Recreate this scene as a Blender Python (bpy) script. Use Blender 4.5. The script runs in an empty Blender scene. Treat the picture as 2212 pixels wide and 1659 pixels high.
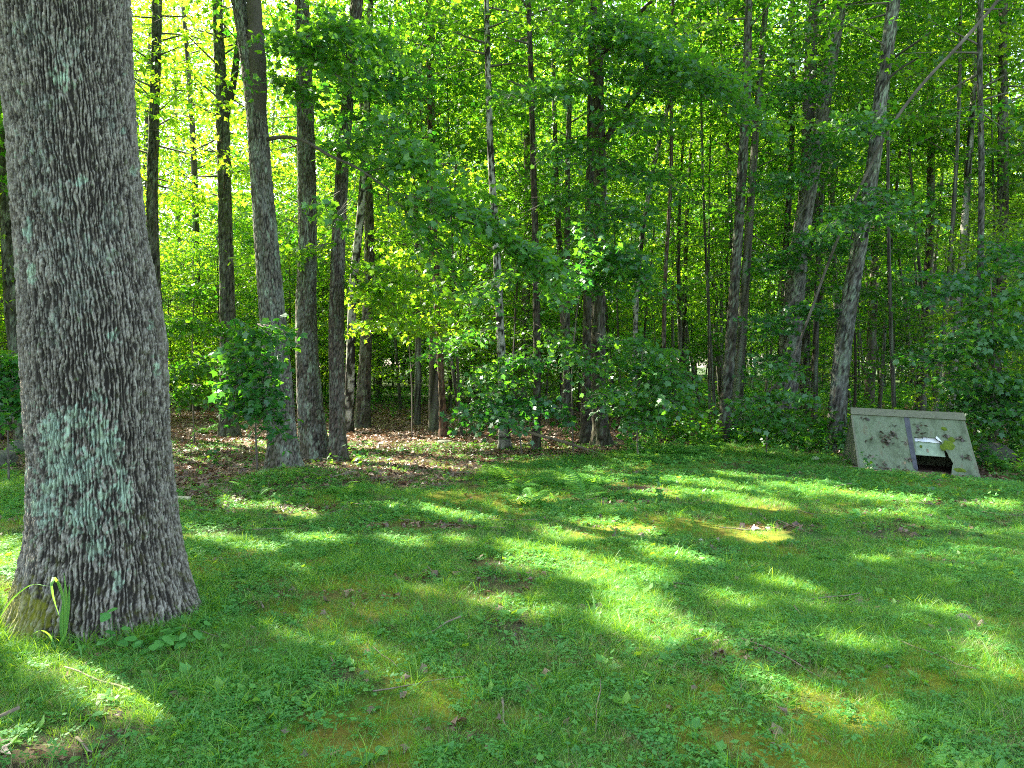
import bpy, math, random
import numpy as np
from mathutils import Vector, Matrix, Euler

rng = np.random.default_rng(11)
random.seed(11)
def reseed(k): rng.bit_generator.state = np.random.default_rng(k).bit_generator.state   # keeps each section's layout independent of the others
SC = bpy.context.scene
COL = SC.collection
R = math.radians

# ------------------------------------------------------------------ camera, sky, sun, exposure
F = 1671.0            # focal length in px of a 2212 px wide frame
CX, CY = 1106.0, 829.5
HORY = 790.0
CAMH = 1.6
PITCH = math.atan((CY - HORY) / F)
cam_d = bpy.data.cameras.new('camera'); cam = bpy.data.objects.new('camera', cam_d); COL.objects.link(cam)
cam.location = (0, 0, CAMH); cam.rotation_euler = (R(90) - PITCH, 0, 0)
cam_d.sensor_width = 36; cam_d.lens = 36 * F / 2212; cam_d.clip_start = 0.05; cam_d.clip_end = 2000
SC.camera = cam

SUN_AZ, SUN_EL = -50.0, 40.0        # degrees, azimuth measured from +Y towards +X
SUN = np.array([math.sin(R(SUN_AZ)) * math.cos(R(SUN_EL)), math.cos(R(SUN_AZ)) * math.cos(R(SUN_EL)), math.sin(R(SUN_EL))])
W = bpy.data.worlds.new('World'); SC.world = W; W.use_nodes = True
wn = W.node_tree.nodes; wl = W.node_tree.links
sky = wn.new('ShaderNodeTexSky'); sky.sky_type = 'NISHITA'; sky.sun_disc = False
sky.sun_elevation = R(SUN_EL); sky.sun_rotation = R(SUN_AZ)
sky.air_density = 1.0; sky.dust_density = 2.0; sky.ozone_density = 0.5
hs = wn.new('ShaderNodeHueSaturation'); hs.inputs['Saturation'].default_value = 0.75; wl.new(sky.outputs[0], hs.inputs['Color'])
bg = wn['Background']; wl.new(hs.outputs[0], bg.inputs[0]); bg.inputs[1].default_value = 0.10
sun_d = bpy.data.lights.new('sun', 'SUN'); sun = bpy.data.objects.new('sun', sun_d); COL.objects.link(sun)
sun_d.energy = 5.0; sun_d.angle = R(0.5); sun_d.color = (1.0, 0.93, 0.74)
sun.rotation_euler = Vector(SUN).to_track_quat('Z', 'Y').to_euler()
SC.view_settings.view_transform = 'Standard'; SC.view_settings.look = 'None'
SC.view_settings.gamma = 1; SC.view_settings.use_curve_mapping = False
SC.view_settings.exposure = 2.9
SC.render.engine = 'CYCLES'
SC.cycles.max_bounces = 10; SC.cycles.diffuse_bounces = 8; SC.cycles.glossy_bounces = 2
SC.cycles.transmission_bounces = 4; SC.cycles.transparent_max_bounces = 4
SC.cycles.use_denoising = False; SC.cycles.filter_width = 1.05
SC.cycles.sample_clamp_indirect = 4.0
SC.cycles.caustics_reflective = False; SC.cycles.caustics_refractive = False

# ------------------------------------------------------------------ projection helpers
CP, SP = math.cos(PITCH), math.sin(PITCH)
def ray(px, py):
    cx = (px - CX) / F; cy = -(py - CY) / F
    return np.array([cx, CP + cy * SP, -SP + cy * CP])
def at(px, py, D):                       # the point of that sight line at depth y = D
    d = ray(px, py); return np.array([0, 0, CAMH]) + d * (D / d[1])
def topx(P):                             # world -> px of the 2212 frame, vectorised
    P = np.asarray(P, float); v = P - np.array([0, 0, CAMH])
    z = v[..., 1] * CP - v[..., 2] * SP; u = v[..., 1] * SP + v[..., 2] * CP
    z = np.where(z < 0.05, 0.05, z)
    return CX + F * v[..., 0] / z, CY - F * u / z

# ------------------------------------------------------------------ numpy noise
def _h(ix, iy, iz, s):
    n = (ix * 374761393 + iy * 668265263 + iz * 1274126177 + s * 974634777) & 0xffffffff
    n = ((n ^ (n >> 13)) * 1274126177) & 0xffffffff
    n = ((n ^ (n >> 15)) * 2246822519) & 0xffffffff
    return ((n ^ (n >> 16)) & 0xffffff) / float(0xffffff)
def vn(x, y, z=0.0, s=0):
    x, y, z = np.broadcast_arrays(np.asarray(x, float), np.asarray(y, float), np.asarray(z, float))
    ix, iy, iz = np.floor(x).astype(np.int64), np.floor(y).astype(np.int64), np.floor(z).astype(np.int64)
    fx, fy, fz = x - ix, y - iy, z - iz
    fx, fy, fz = [f * f * (3 - 2 * f) for f in (fx, fy, fz)]
    r = 0
    for a in (0, 1):
        for b in (0, 1):
            for c in (0, 1):
                w = (fx if a else 1 - fx) * (fy if b else 1 - fy) * (fz if c else 1 - fz)
                r = r + w * _h(ix + a, iy + b, iz + c, s)
    return r
def fbm(x, y, z=0.0, s=0, o=4):
    r = 0; a = 0.5; t = 0
    for i in range(o):
        r = r + a * vn(np.asarray(x) * 2 ** i, np.asarray(y) * 2 ** i, np.asarray(z) * 2 ** i, s + i); t += a; a *= 0.5
    return r / t
def cells(u, v, s=0, wrap=None):         # F1, F2, id of a jittered grid; u may wrap
    iu, iv = np.floor(u).astype(np.int64), np.floor(v).astype(np.int64)
    f1 = np.full(u.shape, 9.0); f2 = np.full(u.shape, 9.0); idn = np.zeros(u.shape)
    for a in (-1, 0, 1):
        for b in (-1, 0, 1):
            cu, cv = iu + a, iv + b
            hu = cu % wrap if wrap else cu
            jx = _h(hu, cv, 0, s); jy = _h(hu, cv, 1, s); k = _h(hu, cv, 2, s)
            d = np.sqrt((cu + jx - u) ** 2 + (cv + jy - v) ** 2)
            m = d < f1
            f2 = np.where(m, f1, np.minimum(f2, d)); idn = np.where(m, k, idn); f1 = np.where(m, d, f1)
    return f1, f2, idn
def sstep(a, b, x):
    t = np.clip((x - a) / (b - a), 0, 1); return t * t * (3 - 2 * t)

def gh(x, y):                            # ground height
    x = np.asarray(x, float); y = np.asarray(y, float)
    h = 0.10 * (fbm(x * 0.35 + 7, y * 0.35, 0, 3, 3) - 0.5) + 0.035 * (fbm(x * 1.7, y * 1.7, 0, 5, 2) - 0.5)
    h = h * np.clip((np.hypot(x, y) - 1.0) / 2.0, 0.2, 1)
    h = h + 0.13 * np.exp(-(((x + 3.15) / 0.9) ** 2 + ((y - 10.6) / 0.8) ** 2))
    h = h + 0.015 * np.exp(-(((x + 2.25) / 0.9) ** 2 + ((y - 4.6) / 0.9) ** 2))
    h = h - 0.10 * np.exp(-(((x - 7.4) / 1.0) ** 2 + ((y - 11.4) / 2.2) ** 2))
    h = h + 0.012 * np.clip(y - 18, 0, 60) * 0.6
    return h

# ------------------------------------------------------------------ lit patches of the clearing: gaps in the canopy along the sun's rays
PATCH = [(180,1470,115,30,0),(300,1545,135,42,10),(70,1630,150,34,0),(720,1400,130,22,12),(960,1512,150,30,20),(1090,1560,70,18,20),
 (1395,1352,95,50,25),(1250,1232,150,26,14),(1390,1240,75,18,12),(1240,1160,65,20,0),(1130,1186,50,8,5),(1330,1150,100,18,5),(1460,1200,70,16,10),
 (1724,1274,75,12,10),(1520,1058,100,13,4),(1637,1096,75,12,3),(1777,1055,120,12,6),(1920,1076,100,9,4),(1973,1110,42,9,0),(2162,1093,55,9,3),
 (1656,1153,55,13,5),(1497,1209,60,13,8),(1909,1217,60,7,5),(1720,1527,90,28,25),(1890,1563,150,27,18),(2190,1459,75,45,30),(1882,1417,85,14,5),
 (870,1012,110,13,4),(780,960,42,8,0),(940,955,48,7,0),(1000,910,44,6,0),(1210,975,42,6,0),(540,962,36,8,8),(600,978,24,6,5),(640,1105,60,14,12),
 (520,1100,45,10,5),(1160,1082,45,7,0),(1290,1040,70,8,0),(1000,1112,80,11,6),(20,1240,70,50,0),(30,1310,50,40,0),(60,1380,45,30,0),(55,1420,50,26,0),(1898,1013,22,9,0),
 (460,1165,60,14,0),(1075,1310,45,14,10),(1610,1310,60,12,15),(1540,925,30,6,0),(1240,890,30,5,0),(1430,1075,50,8,0),(1999,1020,14,4,0),(820,1105,60,9,5),(700,1180,70,10,5),(880,1180,60,10,5),(560,1195,60,11,5),(640,1250,50,9,5),(1180,1330,60,16,15),(1540,1390,70,16,20),(930,1290,45,9,8),(1000,1180,40,7,0),(1100,1230,40,8,10),(1620,1030,50,6,3),(2080,1330,60,10,10),(1800,1330,40,9,10)]
def lit_keep(P, soft=-0.30):               # False for leaves that would darken one of the patches
    P = np.asarray(P); t = (P[:, 2]) / SUN[2]
    G = P - SUN[None, :] * t[:, None]; G[:, 2] = 0
    ok = (G[:, 1] > 1.5)
    px, py = topx(G)
    nz = 0.35 * (fbm(G[:, 0] * 2.2, G[:, 1] * 2.2, 0, 77, 3) - 0.5) * 2
    keep = np.ones(len(P), bool)
    for cx, cy, rx, ry, an in PATCH:
        c, s = math.cos(R(an)), math.sin(R(an))
        dx, dy = px - cx, py - cy
        q = ((dx * c + dy * s) / (rx * 1.06 + 2)) ** 2 + ((-dx * s + dy * c) / (ry * 1.15 + 1)) ** 2
        keep &= ~(ok & (q < 1 + nz - soft))
    return keep

# ------------------------------------------------------------------ materials
def mat(name):
    m = bpy.data.materials.new(name); m.use_nodes = True
    nt = m.node_tree; nt.nodes.clear()
    out = nt.nodes.new('ShaderNodeOutputMaterial')
    return m, nt, out
def N(nt, t, **kw):
    n = nt.nodes.new(t)
    for k, v in kw.items():
        if k in n.inputs.keys(): n.inputs[k].default_value = v
        else: setattr(n, k, v)
    return n
def mixc(nt, f, a, b, bt='MIX'):
    n = nt.nodes.new('ShaderNodeMix'); n.data_type = 'RGBA'; n.blend_type = bt
    for s, v in ((0, f), (6, a), (7, b)):
        if hasattr(v, 'is_output'): nt.links.new(v, n.inputs[s])
        elif s == 0: n.inputs[0].default_value = v
        else: n.inputs[s].default_value = (*v, 1) if len(v) == 3 else v
    return n.outputs[2]
def ramp(nt, f, stops):
    n = nt.nodes.new('ShaderNodeValToRGB'); nt.links.new(f, n.inputs[0]); e = n.color_ramp.elements
    while len(e) < len(stops): e.new(0.5)
    for i, (p, c) in enumerate(stops): e[i].position = p; e[i].color = (*c, 1)
    return n.outputs[0]
def leaf_mat(name, dark, light, trans_dark, trans_light, tfac=0.5, gloss=0.10, rough=0.42):
    m, nt, out = mat(name); L = nt.links
    g = N(nt, 'ShaderNodeNewGeometry'); oi = N(nt, 'ShaderNodeObjectInfo')
    ad = N(nt, 'ShaderNodeMath', operation='ADD'); L.new(g.outputs['Random Per Island'], ad.inputs[0])
    mu = N(nt, 'ShaderNodeMath', operation='MULTIPLY_ADD'); L.new(oi.outputs['Random'], mu.inputs[0]); mu.inputs[1].default_value = 0.8; mu.inputs[2].default_value = -0.4
    L.new(mu.outputs[0], ad.inputs[1])
    c = ramp(nt, ad.outputs[0], [(0.0, dark), (1.0, light)]); t = ramp(nt, ad.outputs[0], [(0.0, trans_dark), (1.0, trans_light)])
    d = N(nt, 'ShaderNodeBsdfDiffuse'); L.new(c, d.inputs[0])
    tr = N(nt, 'ShaderNodeBsdfTranslucent'); L.new(t, tr.inputs[0])
    mx = N(nt, 'ShaderNodeMixShader'); mx.inputs[0].default_value = tfac; L.new(d.outputs[0], mx.inputs[1]); L.new(tr.outputs[0], mx.inputs[2])
    gl = N(nt, 'ShaderNodeBsdfGlossy'); gl.inputs['Roughness'].default_value = rough; gl.inputs[0].default_value = (0.9, 0.95, 1, 1)
    m2 = N(nt, 'ShaderNodeMixShader'); m2.inputs[0].default_value = gloss
    L.new(mx.outputs[0], m2.inputs[1]); L.new(gl.outputs[0], m2.inputs[2]); L.new(m2.outputs[0], out.inputs[0])
    return m
M = {}
M['leaf'] = leaf_mat('maple_leaf', (0.035, 0.135, 0.012), (0.085, 0.21, 0.015), (0.06, 0.30, 0.010), (0.32, 0.64, 0.02), 0.55, 0.04)
M['leaf_near'] = leaf_mat('maple_leaf_near', (0.022, 0.125, 0.022), (0.055, 0.20, 0.028), (0.06, 0.30, 0.015), (0.24, 0.54, 0.02), 0.46, 0.05, 0.45)
M['leaf_sunlit'] = leaf_mat('sunlit_leaf', (0.06, 0.17, 0.012), (0.13, 0.25, 0.015), (0.20, 0.54, 0.012), (0.56, 0.84, 0.03), 0.6, 0.03)  # brighter, yellower copy of the maple leaf, sun glow put into its colour
M['grass'] = leaf_mat('grass_blade', (0.055, 0.235, 0.018), (0.145, 0.36, 0.028), (0.17, 0.46, 0.012), (0.46, 0.66, 0.035), 0.45, 0.04, 0.5)
M['straw'] = leaf_mat('dry_grass', (0.20, 0.20, 0.07), (0.36, 0.31, 0.14), (0.2, 0.2, 0.05), (0.35, 0.33, 0.12), 0.3, 0.03, 0.5)
M['clover'] = leaf_mat('clover_leaf', (0.045, 0.22, 0.03), (0.10, 0.33, 0.045), (0.10, 0.36, 0.03), (0.26, 0.5, 0.06), 0.4, 0.035, 0.6)
M['fern'] = leaf_mat('fern_frond', (0.07, 0.24, 0.03), (0.12, 0.32, 0.05), (0.22, 0.55, 0.03), (0.38, 0.72, 0.06), 0.5, 0.04, 0.5)
M['drab'] = leaf_mat('weathered_leaf', (0.06, 0.05, 0.035), (0.30, 0.26, 0.19), (0.06, 0.05, 0.03), (0.2, 0.16, 0.1), 0.1, 0.04, 0.6)
M['dead'] = leaf_mat('dead_leaf', (0.060, 0.030, 0.018), (0.29, 0.175, 0.11), (0.12, 0.05, 0.02), (0.3, 0.16, 0.08), 0.15, 0.06, 0.5)

def attr_mat(name, scale=60, bump=0.4, rough=0.9, var=0.5, stretch=(1, 1, 0.3)):
    m, nt, out = mat(name); L = nt.links
    a = N(nt, 'ShaderNodeAttribute', attribute_name='col')
    tc = N(nt, 'ShaderNodeTexCoord'); mp = N(nt, 'ShaderNodeMapping'); mp.inputs['Scale'].default_value = stretch
    L.new(tc.outputs['Object'], mp.inputs[0])
    n = N(nt, 'ShaderNodeTexNoise'); n.inputs['Scale'].default_value = scale; n.inputs['Detail'].default_value = 6; n.inputs['Roughness'].default_value = 0.7
    L.new(mp.outputs[0], n.inputs['Vector'])
    v = ramp(nt, n.outputs[0], [(0.28, (1 - var,) * 3), (0.72, (1 + var * 0.0 + 0.0,) * 3)])
    c = mixc(nt, 1.0, a.outputs['Color'], v, 'MULTIPLY')
    p = N(nt, 'ShaderNodeBsdfPrincipled'); L.new(c, p.inputs['Base Color']); p.inputs['Roughness'].default_value = rough
    p.inputs['Specular IOR Level'].default_value = 0.25
    b = N(nt, 'ShaderNodeBump'); b.inputs['Strength'].default_value = bump; b.inputs['Distance'].default_value = 0.01
    L.new(n.outputs[0], b.inputs['Height']); L.new(b.outputs[0], p.inputs['Normal']); L.new(p.outputs[0], out.inputs[0])
    return m
M['bark'] = attr_mat('bark', 75, 0.8, var=0.62)
M['twig'], nt, out = mat('twig_bark')
p = N(nt, 'ShaderNodeBsdfPrincipled'); p.inputs['Base Color'].default_value = (0.10, 0.085, 0.07, 1); p.inputs['Roughness'].default_value = 0.9
n = N(nt, 'ShaderNodeTexNoise'); n.inputs['Scale'].default_value = 9; nt.links.new(ramp(nt, n.outputs[0], [(0.3, (0.055, 0.045, 0.036)), (0.7, (0.20, 0.18, 0.155))]), p.inputs['Base Color'])
nt.links.new(p.outputs[0], out.inputs[0])
def rough_mat(name, a, b, scale=20, rough=0.9, bump=0.3, c=None, stretch=(1, 1, 1)):
    m, nt, out = mat(name); L = nt.links
    tc = N(nt, 'ShaderNodeTexCoord'); mp = N(nt, 'ShaderNodeMapping'); mp.inputs['Scale'].default_value = stretch; L.new(tc.outputs['Object'], mp.inputs[0])
    n = N(nt, 'ShaderNodeTexNoise'); n.inputs['Scale'].default_value = scale; n.inputs['Detail'].default_value = 8; n.inputs['Roughness'].default_value = 0.65
    L.new(mp.outputs[0], n.inputs['Vector'])
    st = [(0.32, a), (0.68, b)] if c is None else [(0.28, a), (0.5, b), (0.72, c)]
    p = N(nt, 'ShaderNodeBsdfPrincipled'); L.new(ramp(nt, n.outputs[0], st), p.inputs['Base Color']); p.inputs['Roughness'].default_value = rough
    p.inputs['Specular IOR Level'].default_value = 0.3
    bb = N(nt, 'ShaderNodeBump'); bb.inputs['Strength'].default_value = bump; bb.inputs['Distance'].default_value = 0.01
    L.new(n.outputs[0], bb.inputs['Height']); L.new(bb.outputs[0], p.inputs['Normal']); L.new(p.outputs[0], out.inputs[0])
    return m
M['rock'] = rough_mat('rock', (0.045, 0.05, 0.035), (0.13, 0.13, 0.11), 9, 0.9, 0.6, (0.05, 0.08, 0.03))
M['white_rock'] = rough_mat('white_stone', (0.45, 0.43, 0.38), (0.75, 0.73, 0.68), 30, 0.8, 0.3)
M['log'] = rough_mat('dead_wood', (0.10, 0.075, 0.05), (0.30, 0.25, 0.19), 14, 0.9, 0.5, None, (1, 1, 1))
M['pale_log'] = rough_mat('peeled_wood', (0.42, 0.36, 0.24), (0.72, 0.64, 0.46), 12, 0.8, 0.3)
M['moss'] = rough_mat('moss', (0.05, 0.10, 0.012), (0.17, 0.24, 0.02), 40, 1.0, 0.9)

# ------------------------------------------------------------------ mesh helpers
def mesh_np(name, V, polys, mats, smooth=False, col=None, midx=None):
    """polys: (n,k) array or list of such arrays."""
    me = bpy.data.meshes.new(name)
    if not isinstance(polys, list): polys = [polys]
    polys = [np.asarray(q, np.int32) for q in polys if len(q)]
    V = np.asarray(V, np.float32)
    me.vertices.add(len(V)); me.vertices.foreach_set('co', V.ravel())
    idx = np.concatenate([q.ravel() for q in polys]); tot = np.concatenate([np.full(len(q), q.shape[1], np.int32) for q in polys])
    st = np.concatenate([[0], np.cumsum(tot)[:-1]]).astype(np.int32)
    me.loops.add(len(idx)); me.loops.foreach_set('vertex_index', idx)
    me.polygons.add(len(tot)); me.polygons.foreach_set('loop_start', st); me.polygons.foreach_set('loop_total', tot)
    if smooth: me.polygons.foreach_set('use_smooth', np.ones(len(tot), bool))
    for m in (mats if isinstance(mats, (list, tuple)) else [mats]): me.materials.append(m)
    if midx is not None: me.polygons.foreach_set('material_index', np.asarray(midx, np.int32))
    if col is not None:
        a = me.color_attributes.new('col', 'FLOAT_COLOR', 'POINT')
        c4 = np.ones((len(V), 4), np.float32); c4[:, :3] = col; a.data.foreach_set('color', c4.ravel())
    me.update(calc_edges=True); me.validate()
    return me
def obj(name, me, parent=None, kind=None, loc=None, label=None):
    o = bpy.data.objects.new(name, me); COL.objects.link(o)
    if parent is not None: o.parent = parent
    if kind: o['kind'] = kind
    if loc is not None: o.location = loc
    if label: o['label'] = label
    return o
def thing(name, label, cat, loc=(0, 0, 0), rz=0, group=None, me=None):
    o = bpy.data.objects.new(name, me); COL.objects.link(o); o.location = tuple(float(v) for v in loc); o.rotation_euler = (0, 0, rz)
    o['label'] = label; o['category'] = cat
    if group: o['group'] = group
    return o
class MB:                                 # collects vertices and faces
    def __init__(s): s.V = []; s.P = []; s.n = 0
    def add(s, V, P):
        V = np.asarray(V, float)
        for q in (P if isinstance(P, list) else [P]):
            if len(q): s.P.append(np.asarray(q, np.int32) + s.n)
        s.V.append(V); s.n += len(V)
    def mesh(s, name, m, smooth=False, col=None):
        by = {}
        for q in s.P: by.setdefault(q.shape[1], []).append(q)
        return mesh_np(name, np.concatenate(s.V), [np.concatenate(v) for v in by.values()], m, smooth, col)
def tube(P, rad, sides=8, cap=True):
    P = np.asarray(P, float); rad = np.asarray(rad, float); n = len(P)
    T = np.gradient(P, axis=0); T /= np.linalg.norm(T, axis=1)[:, None] + 1e-9
    up = np.array([0, 0, 1.0]) if abs(T[:, 2]).mean() < 0.8 else np.array([0, 1.0, 0])
    A = np.cross(T, up); A /= np.linalg.norm(A, axis=1)[:, None] + 1e-9; B = np.cross(T, A)
    th = np.linspace(0, 2 * np.pi, sides, endpoint=False)
    V = P[:, None, :] + rad[:, None, None] * (np.cos(th)[None, :, None] * A[:, None, :] + np.sin(th)[None, :, None] * B[:, None, :])
    V = V.reshape(-1, 3)
    i = np.arange(n - 1)[:, None] * sides; j = np.arange(sides)[None, :]; j2 = (j + 1) % sides
    Q = np.stack([i + j, i + j2, i + sides + j2, i + sides + j], -1).reshape(-1, 4)
    if not cap: return V, [Q]
    V = np.concatenate([V, P[:1], P[-1:]]); a, b = n * sides, n * sides + 1
    j = np.arange(sides); j2 = (j + 1) % sides
    T1 = np.stack([np.full(sides, a), j2, j], -1); e = (n - 1) * sides
    T2 = np.stack([np.full(sides, b), e + j, e + j2], -1)
    return V, [Q, np.concatenate([T1, T2])]
def prisms(A, B, ra, rb):                 # many straight 3-sided twigs at once
    A = np.asarray(A, float); B = np.asarray(B, float); n = len(A)
    T = B - A; T /= np.linalg.norm(T, axis=1)[:, None] + 1e-9
    U = np.cross(T, np.array([0.13, 0.31, 1.0])); U /= np.linalg.norm(U, axis=1)[:, None] + 1e-9; W_ = np.cross(T, U)
    V = np.zeros((n, 6, 3))
    for k in range(3):
        c, s = math.cos(2.094 * k), math.sin(2.094 * k); d = c * U + s * W_
        V[:, k] = A + d * ra; V[:, 3 + k] = B + d * rb
    o = np.arange(n)[:, None] * 6
    Q = np.concatenate([o + np.array([[k, (k + 1) % 3, 3 + (k + 1) % 3, 3 + k]]) for k in range(3)])
    return V.reshape(-1, 3), Q
def smooth_path(pts, n):
    pts = np.asarray(pts, float); t = np.concatenate([[0], np.cumsum(np.linalg.norm(np.diff(pts, axis=0), axis=1))])
    # Catmull-Rom through the points
    m = np.gradient(pts, t, axis=0); out = []
    for q in np.linspace(0, t[-1], n):
        k = min(np.searchsorted(t, q, 'right') - 1, len(t) - 2); k = max(k, 0); h = t[k + 1] - t[k]; u = (q - t[k]) / h
        out.append((2*u**3 - 3*u**2 + 1) * pts[k] + (u**3 - 2*u**2 + u) * h * m[k] + (-2*u**3 + 3*u**2) * pts[k+1] + (u**3 - u**2) * h * m[k+1])
    return np.array(out)

# leaf outlines (x along the leaf, y across), as fans from the stalk
MAPLE = np.array([(0, 0, 0), (0.04, -0.40, -.05), (0.24, -0.34, 0), (0.50, -0.56, -.10), (0.57, -0.25, 0.0), (1.0, 0, -.10), (0.57, 0.25, 0.0), (0.50, 0.56, -.10), (0.24, 0.34, 0), (0.04, 0.40, -.05)], float)
MAPLE_T = np.array([(0, i, i + 1) for i in range(1, 9)])
LOBE = np.array([(0, 0, 0), (0.42, -0.50, -.07), (0.50, -0.20, 0.02), (1.0, 0, -.08), (0.50, 0.20, 0.02), (0.42, 0.50, -.07)], float)
LOBE_T = np.array([(0, i, i + 1) for i in range(1, 5)])
OVAL = np.array([(0, 0, 0), (0.45, -0.32, -.05), (1.0, 0, -.08), (0.45, 0.32, -.05)], float)
OVAL_T = np.array([(0, 1, 2), (0, 2, 3)])
def leaves(P, size, az, tilt=0.45, shape='LOBE', droop=0.25, r=rng):
    """P (n,3) stalk points, az (n) heading; normals roughly up with random tilt."""
    S, T = {'MAPLE': (MAPLE, MAPLE_T), 'LOBE': (LOBE, LOBE_T), 'OVAL': (OVAL, OVAL_T)}[shape]
    n = len(P); size = np.broadcast_to(size, (n,)) * r.uniform(0.7, 1.2, n)
    nx = r.normal(0, tilt, n); ny = r.normal(0, tilt, n)
    d = np.stack([np.cos(az), np.sin(az), -droop - 0.25 * tilt + 1.3 * nx], -1); d /= np.linalg.norm(d, axis=1)[:, None]
    up = np.stack([r.normal(0, tilt, n), ny, np.ones(n)], -1)
    s = np.cross(up, d); s /= np.linalg.norm(s, axis=1)[:, None]; u = np.cross(d, s)
    V = P[:, None, :] + size[:, None, None] * (S[None, :, 0:1] * d[:, None] + S[None, :, 1:2] * s[:, None] + S[None, :, 2:3] * u[:, None])
    k = len(S); F_ = (np.arange(n)[:, None, None] * k + T[None]).reshape(-1, 3)
    return V.reshape(-1, 3), F_

def spray(P0, P1, width, ntw, leaf=0.09, droop=0.12, twigs=True, r=rng, per=0.075, shape='LOBE', keep=True, tilt=0.55, thick=0.16):
    """A flat, drooping fan of twigs with leaves on both sides. Returns (leafV, leafF, woodV, woodQ)."""
    P0 = np.asarray(P0, float); P1 = np.asarray(P1, float); L = np.linalg.norm(P1 - P0); ax = (P1 - P0) / L
    lat = np.cross(np.array([0, 0, 1.0]), ax); lat /= np.linalg.norm(lat) + 1e-9
    def axis(t): return P0 + (P1 - P0) * t[..., None] + np.array([0, 0, -1.0]) * (droop * L * t ** 2)[..., None]
    t = np.linspace(0.12, 1.0, ntw) + r.normal(0, 0.02, ntw); t = np.clip(t, 0.05, 1)
    sd = np.where(np.arange(ntw) % 2 == 0, 1, -1)
    w = width * np.clip(np.sin(np.pi * (t * 0.80 + 0.14)) ** 0.7, 0.2, 1) * r.uniform(0.6, 1.2, ntw)
    A = axis(t)
    B = A + lat[None] * (sd * w)[:, None] + ax[None] * (w * r.uniform(0.4, 1.0, ntw))[:, None] + np.array([0, 0, 1.0]) * (-0.22 * w + r.normal(0, thick * width + 0.03, ntw))[:, None]
    LP = []; AZ = []
    for a, b in zip(A, B):
        l = np.linalg.norm(b - a); m = max(2, int(l / per)); q = (np.arange(m) + r.uniform(0.2, 1, m)) / m
        pp = a + (b - a) * q[:, None]; dz = math.atan2(b[1] - a[1], b[0] - a[0])
        side = np.where(np.arange(m) % 2 == 0, 1, -1)
        az = dz + side * r.uniform(0.3, 1.4, m)
        LP.append(pp + r.normal(0, 0.03, pp.shape)); AZ.append(az)
    m = max(2, int(L * 0.5 / per)); q = r.uniform(0.4, 1, m)
    LP.append(axis(q)); AZ.append(math.atan2(ax[1], ax[0]) + r.normal(0, 0.8, m))
    LP = np.concatenate(LP); AZ = np.concatenate(AZ)
    if keep is not True:
        k = keep((A + B) / 2); A2, B2 = A[k], B[k]
    else: A2, B2 = A, B
    if keep is not True:
        k = keep(LP); LP = LP[k]; AZ = AZ[k]
    lv, lf = leaves(LP, leaf, AZ, tilt, shape, 0.25, r) if len(LP) else (np.zeros((0, 3)), np.zeros((0, 3), int))
    wv = [];
    ta = np.linspace(0, 1, 6); rr = np.linspace(0.005 + 0.0035 * L, 0.002, 6)
    if keep is True:
        v, q = tube(axis(ta), rr, 4, False); wq = [q[0]]; wv = [v]
    else:
        ax_ = axis(ta); k = keep((ax_[1:] + ax_[:-1]) / 2); k[0] = True
        v, q = prisms(ax_[:-1][k], ax_[1:][k], 0.007, 0.005); wq = [q]; wv = [v]
    if twigs and len(A2):
        v2, q2 = prisms(A2, B2, 0.0035, 0.0015); wq.append(q2 + len(v)); wv.append(v2)
    return lv, lf, np.concatenate(wv), np.concatenate(wq)
class Tree:                               # collects leaf and wood geometry in tree space
    def __init__(s): s.lf = MB(); s.wd = MB()
    def spray(s, *a, **k):
        lv, lf, wv, wq = spray(*a, **k)
        if len(lv): s.lf.add(lv, lf)
        s.wd.add(wv, wq)
    def limb(s, pts, r0, r1, n=8, sides=6):
        P = smooth_path(pts, n); v, q = tube(P, np.linspace(r0, r1, n), sides, True); s.wd.add(v, q); return P

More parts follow.
